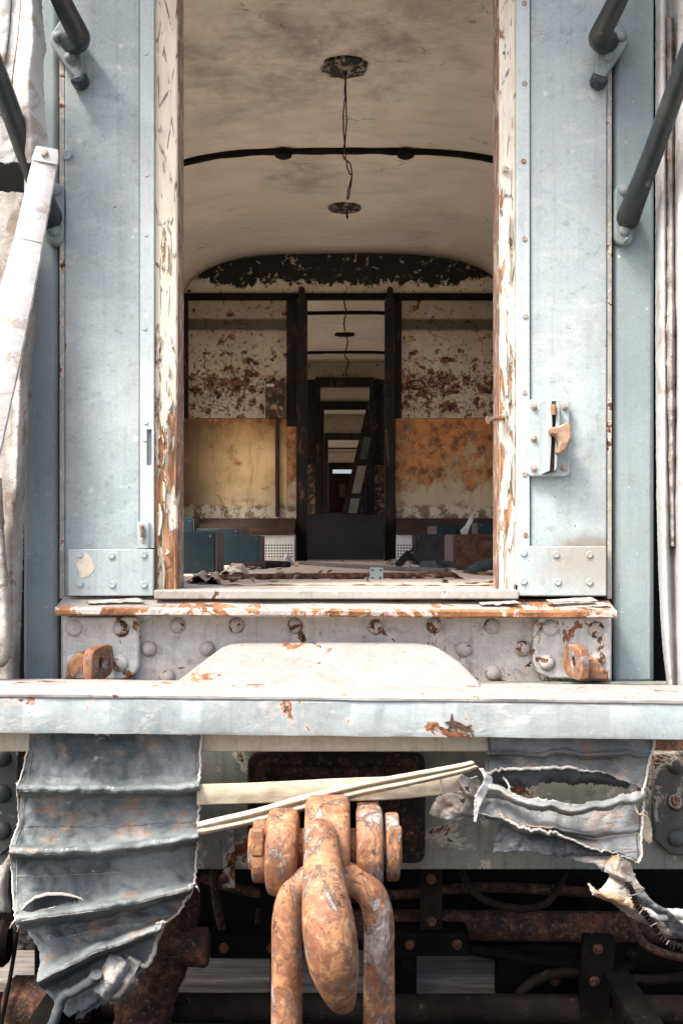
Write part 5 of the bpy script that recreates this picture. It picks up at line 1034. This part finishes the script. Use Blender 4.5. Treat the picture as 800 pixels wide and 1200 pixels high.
# taped bar slanting across the left edge
tb = empty('taped_bar', (XP(20, 2.68), 2.68, ZP(345, 2.68)), 'white canvas covered bar slanting down past the left handrail', 'bar')
def flat_bar(name, pts, w, mat, parent, n=40, seed=0):
    cs = curve(pts, n); mb = MB(); prof = [(-1, -.25), (-.9, .4), (-.5, .75), (0, .85), (.5, .75), (.9, .4), (1, -.25), (.6, -.6), (-.6, -.6)]; m = len(prof)
    for i, (x, y, d) in enumerate(cs):
        x2, y2, _ = cs[min(i + 1, n - 1)]; x1, y1, _ = cs[max(i - 1, 0)]; L_ = math.hypot(x2 - x1, y2 - y1); nx, ny = -(y2 - y1) / L_, (x2 - x1) / L_
        ww = cr([(q,) for q in w], i / (n - 1))[0]
        for a, b in prof:
            e = 1 + .05 * noise.noise(Vector((i * .35, a * 2, seed)))
            mb.v.append(P(x + nx * a * ww * e, y + ny * a * ww * e, d - b * .014 * e))
    for i in range(n - 1):
        for j in range(m): mb.f.append((i * m + j, i * m + (j + 1) % m, (i + 1) * m + (j + 1) % m, (i + 1) * m + j))
    mb.f += [tuple(range(m)), tuple((n - 1) * m + j for j in range(m))]
    return obj(name, mb, mat, parent, smooth=50)
flat_bar('tape_wrap', [(54, 186, 2.72), (46, 225, 2.71), (34.5, 281, 2.70)], [15, 16.5, 17.5], 'straprib', tb, 30, 1)
flat_bar('canvas_sleeve', [(35, 279, 2.702), (20, 345, 2.69), (4, 420, 2.68), (-24, 540, 2.66)], [17.5, 20.5, 21.5, 23], 'vinyl', tb, 50, 2)
ec = flat_bar('end_cap', [(56, 173, 2.718), (54.3, 183, 2.715), (53, 190, 2.714)], [13, 15.5, 15.8], 'vinyl', tb, 10, 3)
obj('cap_bolt', MB().lathe(P(52, 179, 2.702), (0, -1, 0), [(-.004, .010), (.004, .010), (.006, .007), (.006, .004)], 14), 'screw', tb)

# roof above the end and diaphragm hood over the doorway, both just out of the picture
mb = MB(); n = len(XS)
for y in (3.0, 31.0): mb.v += [Vector((x * 1.1, y, zc(x) + .07 + (0 if abs(x) < 1.29 else -.05))) for x in XS]
mb.f = [(i, i + 1, n + i + 1, n + i) for i in range(n - 1)]
ro = obj('roof', mb, 'outer', car, smooth=60); s = ro.modifiers.new('thickness', 'SOLIDIFY'); s.thickness = .02; s.offset = 1
for sx in (-1, 1):
    x0, x1 = sorted((sx * 1.362, sx * 1.42)); cut_wall('outer_side', 3.22, 31, 1.19, 3.0, [(3.35, 4.85, 1.4, 2.9), (4.95, 6.45, 1.4, 2.9), (6.55, 7.75, 1.4, 2.9), (8.7, 9.9, *WZ), (10.3, 11.5, *WZ), (11.8, 12.7, *WZ), (13.3, 14.5, *WZ), (15.1, 16.5, *WZ), (16.8, 18.1, *WZ), (19, 20.4, *WZ), (21, 22.4, *WZ), (23, 24.4, *WZ), (27, 28, *WZ)], x0, x1, 'outer')
hood = [(-1.0, 3.40), (1.0, 3.40), (1.0, 3.44), (-1.0, 3.44)]
obj('diaphragm_hood', MB().box(-1.02, 1.02, 2.5, 3.14, 3.42, 3.46), 'vinyl_dirty', car, bevel=.01)

# ------------------------------------------------------------------ light, sky, camera
sc = bpy.context.scene
EL, AZ = 56, 228          # sun height; AZ measured clockwise from +Y, so the sun stands behind the camera a little to the left
w = bpy.data.worlds.new('World'); sc.world = w; w.use_nodes = True; nt = w.node_tree
sky = nt.nodes.new('ShaderNodeTexSky'); sky.sky_type = 'NISHITA'; sky.sun_disc = False
sky.sun_elevation = R(EL); sky.sun_rotation = R(AZ); sky.air_density = .7; sky.dust_density = 6.0; sky.ozone_density = .6
nt.nodes['Background'].inputs['Strength'].default_value = .11
nt.links.new(sky.outputs[0], nt.nodes['Background'].inputs[0])
ld_ = bpy.data.lights.new('sun', 'SUN'); ld_.energy = 1.5; ld_.angle = R(15); ld_.color = (1, .95, .88)
so = bpy.data.objects.new('sun', ld_); C.objects.link(so)
dirv = Vector((math.sin(R(AZ)) * math.cos(R(EL)), math.cos(R(AZ)) * math.cos(R(EL)), math.sin(R(EL))))
so.rotation_euler = dirv.to_track_quat('Z', 'Y').to_euler(); so.location = dirv * 30
cam = bpy.data.cameras.new('camera'); co = bpy.data.objects.new('camera', cam); C.objects.link(co); sc.camera = co
co.location = (0, 0, EYE); co.rotation_euler = (R(90), 0, 0)
cam.sensor_fit = 'VERTICAL'; cam.sensor_height = 36; cam.lens = 36 * F / 1200
cam.shift_x = (400 - CX) / 1200; cam.shift_y = (HY - 600) / 1200; cam.clip_start = .05; cam.clip_end = 500
sc.view_settings.view_transform = 'Standard'; sc.view_settings.look = 'None'; sc.view_settings.gamma = 1; sc.view_settings.exposure = 2.0
sc.cycles.use_denoising = True
try: sc.cycles.denoiser = 'OPENIMAGEDENOISE'
except Exception: pass
sc.cycles.max_bounces = 10; sc.cycles.diffuse_bounces = 8; sc.cycles.glossy_bounces = 3; sc.cycles.use_adaptive_sampling = True; sc.cycles.adaptive_threshold = .015
sc.cycles.caustics_reflective = False; sc.cycles.caustics_refractive = False; sc.cycles.sample_clamp_indirect = 8
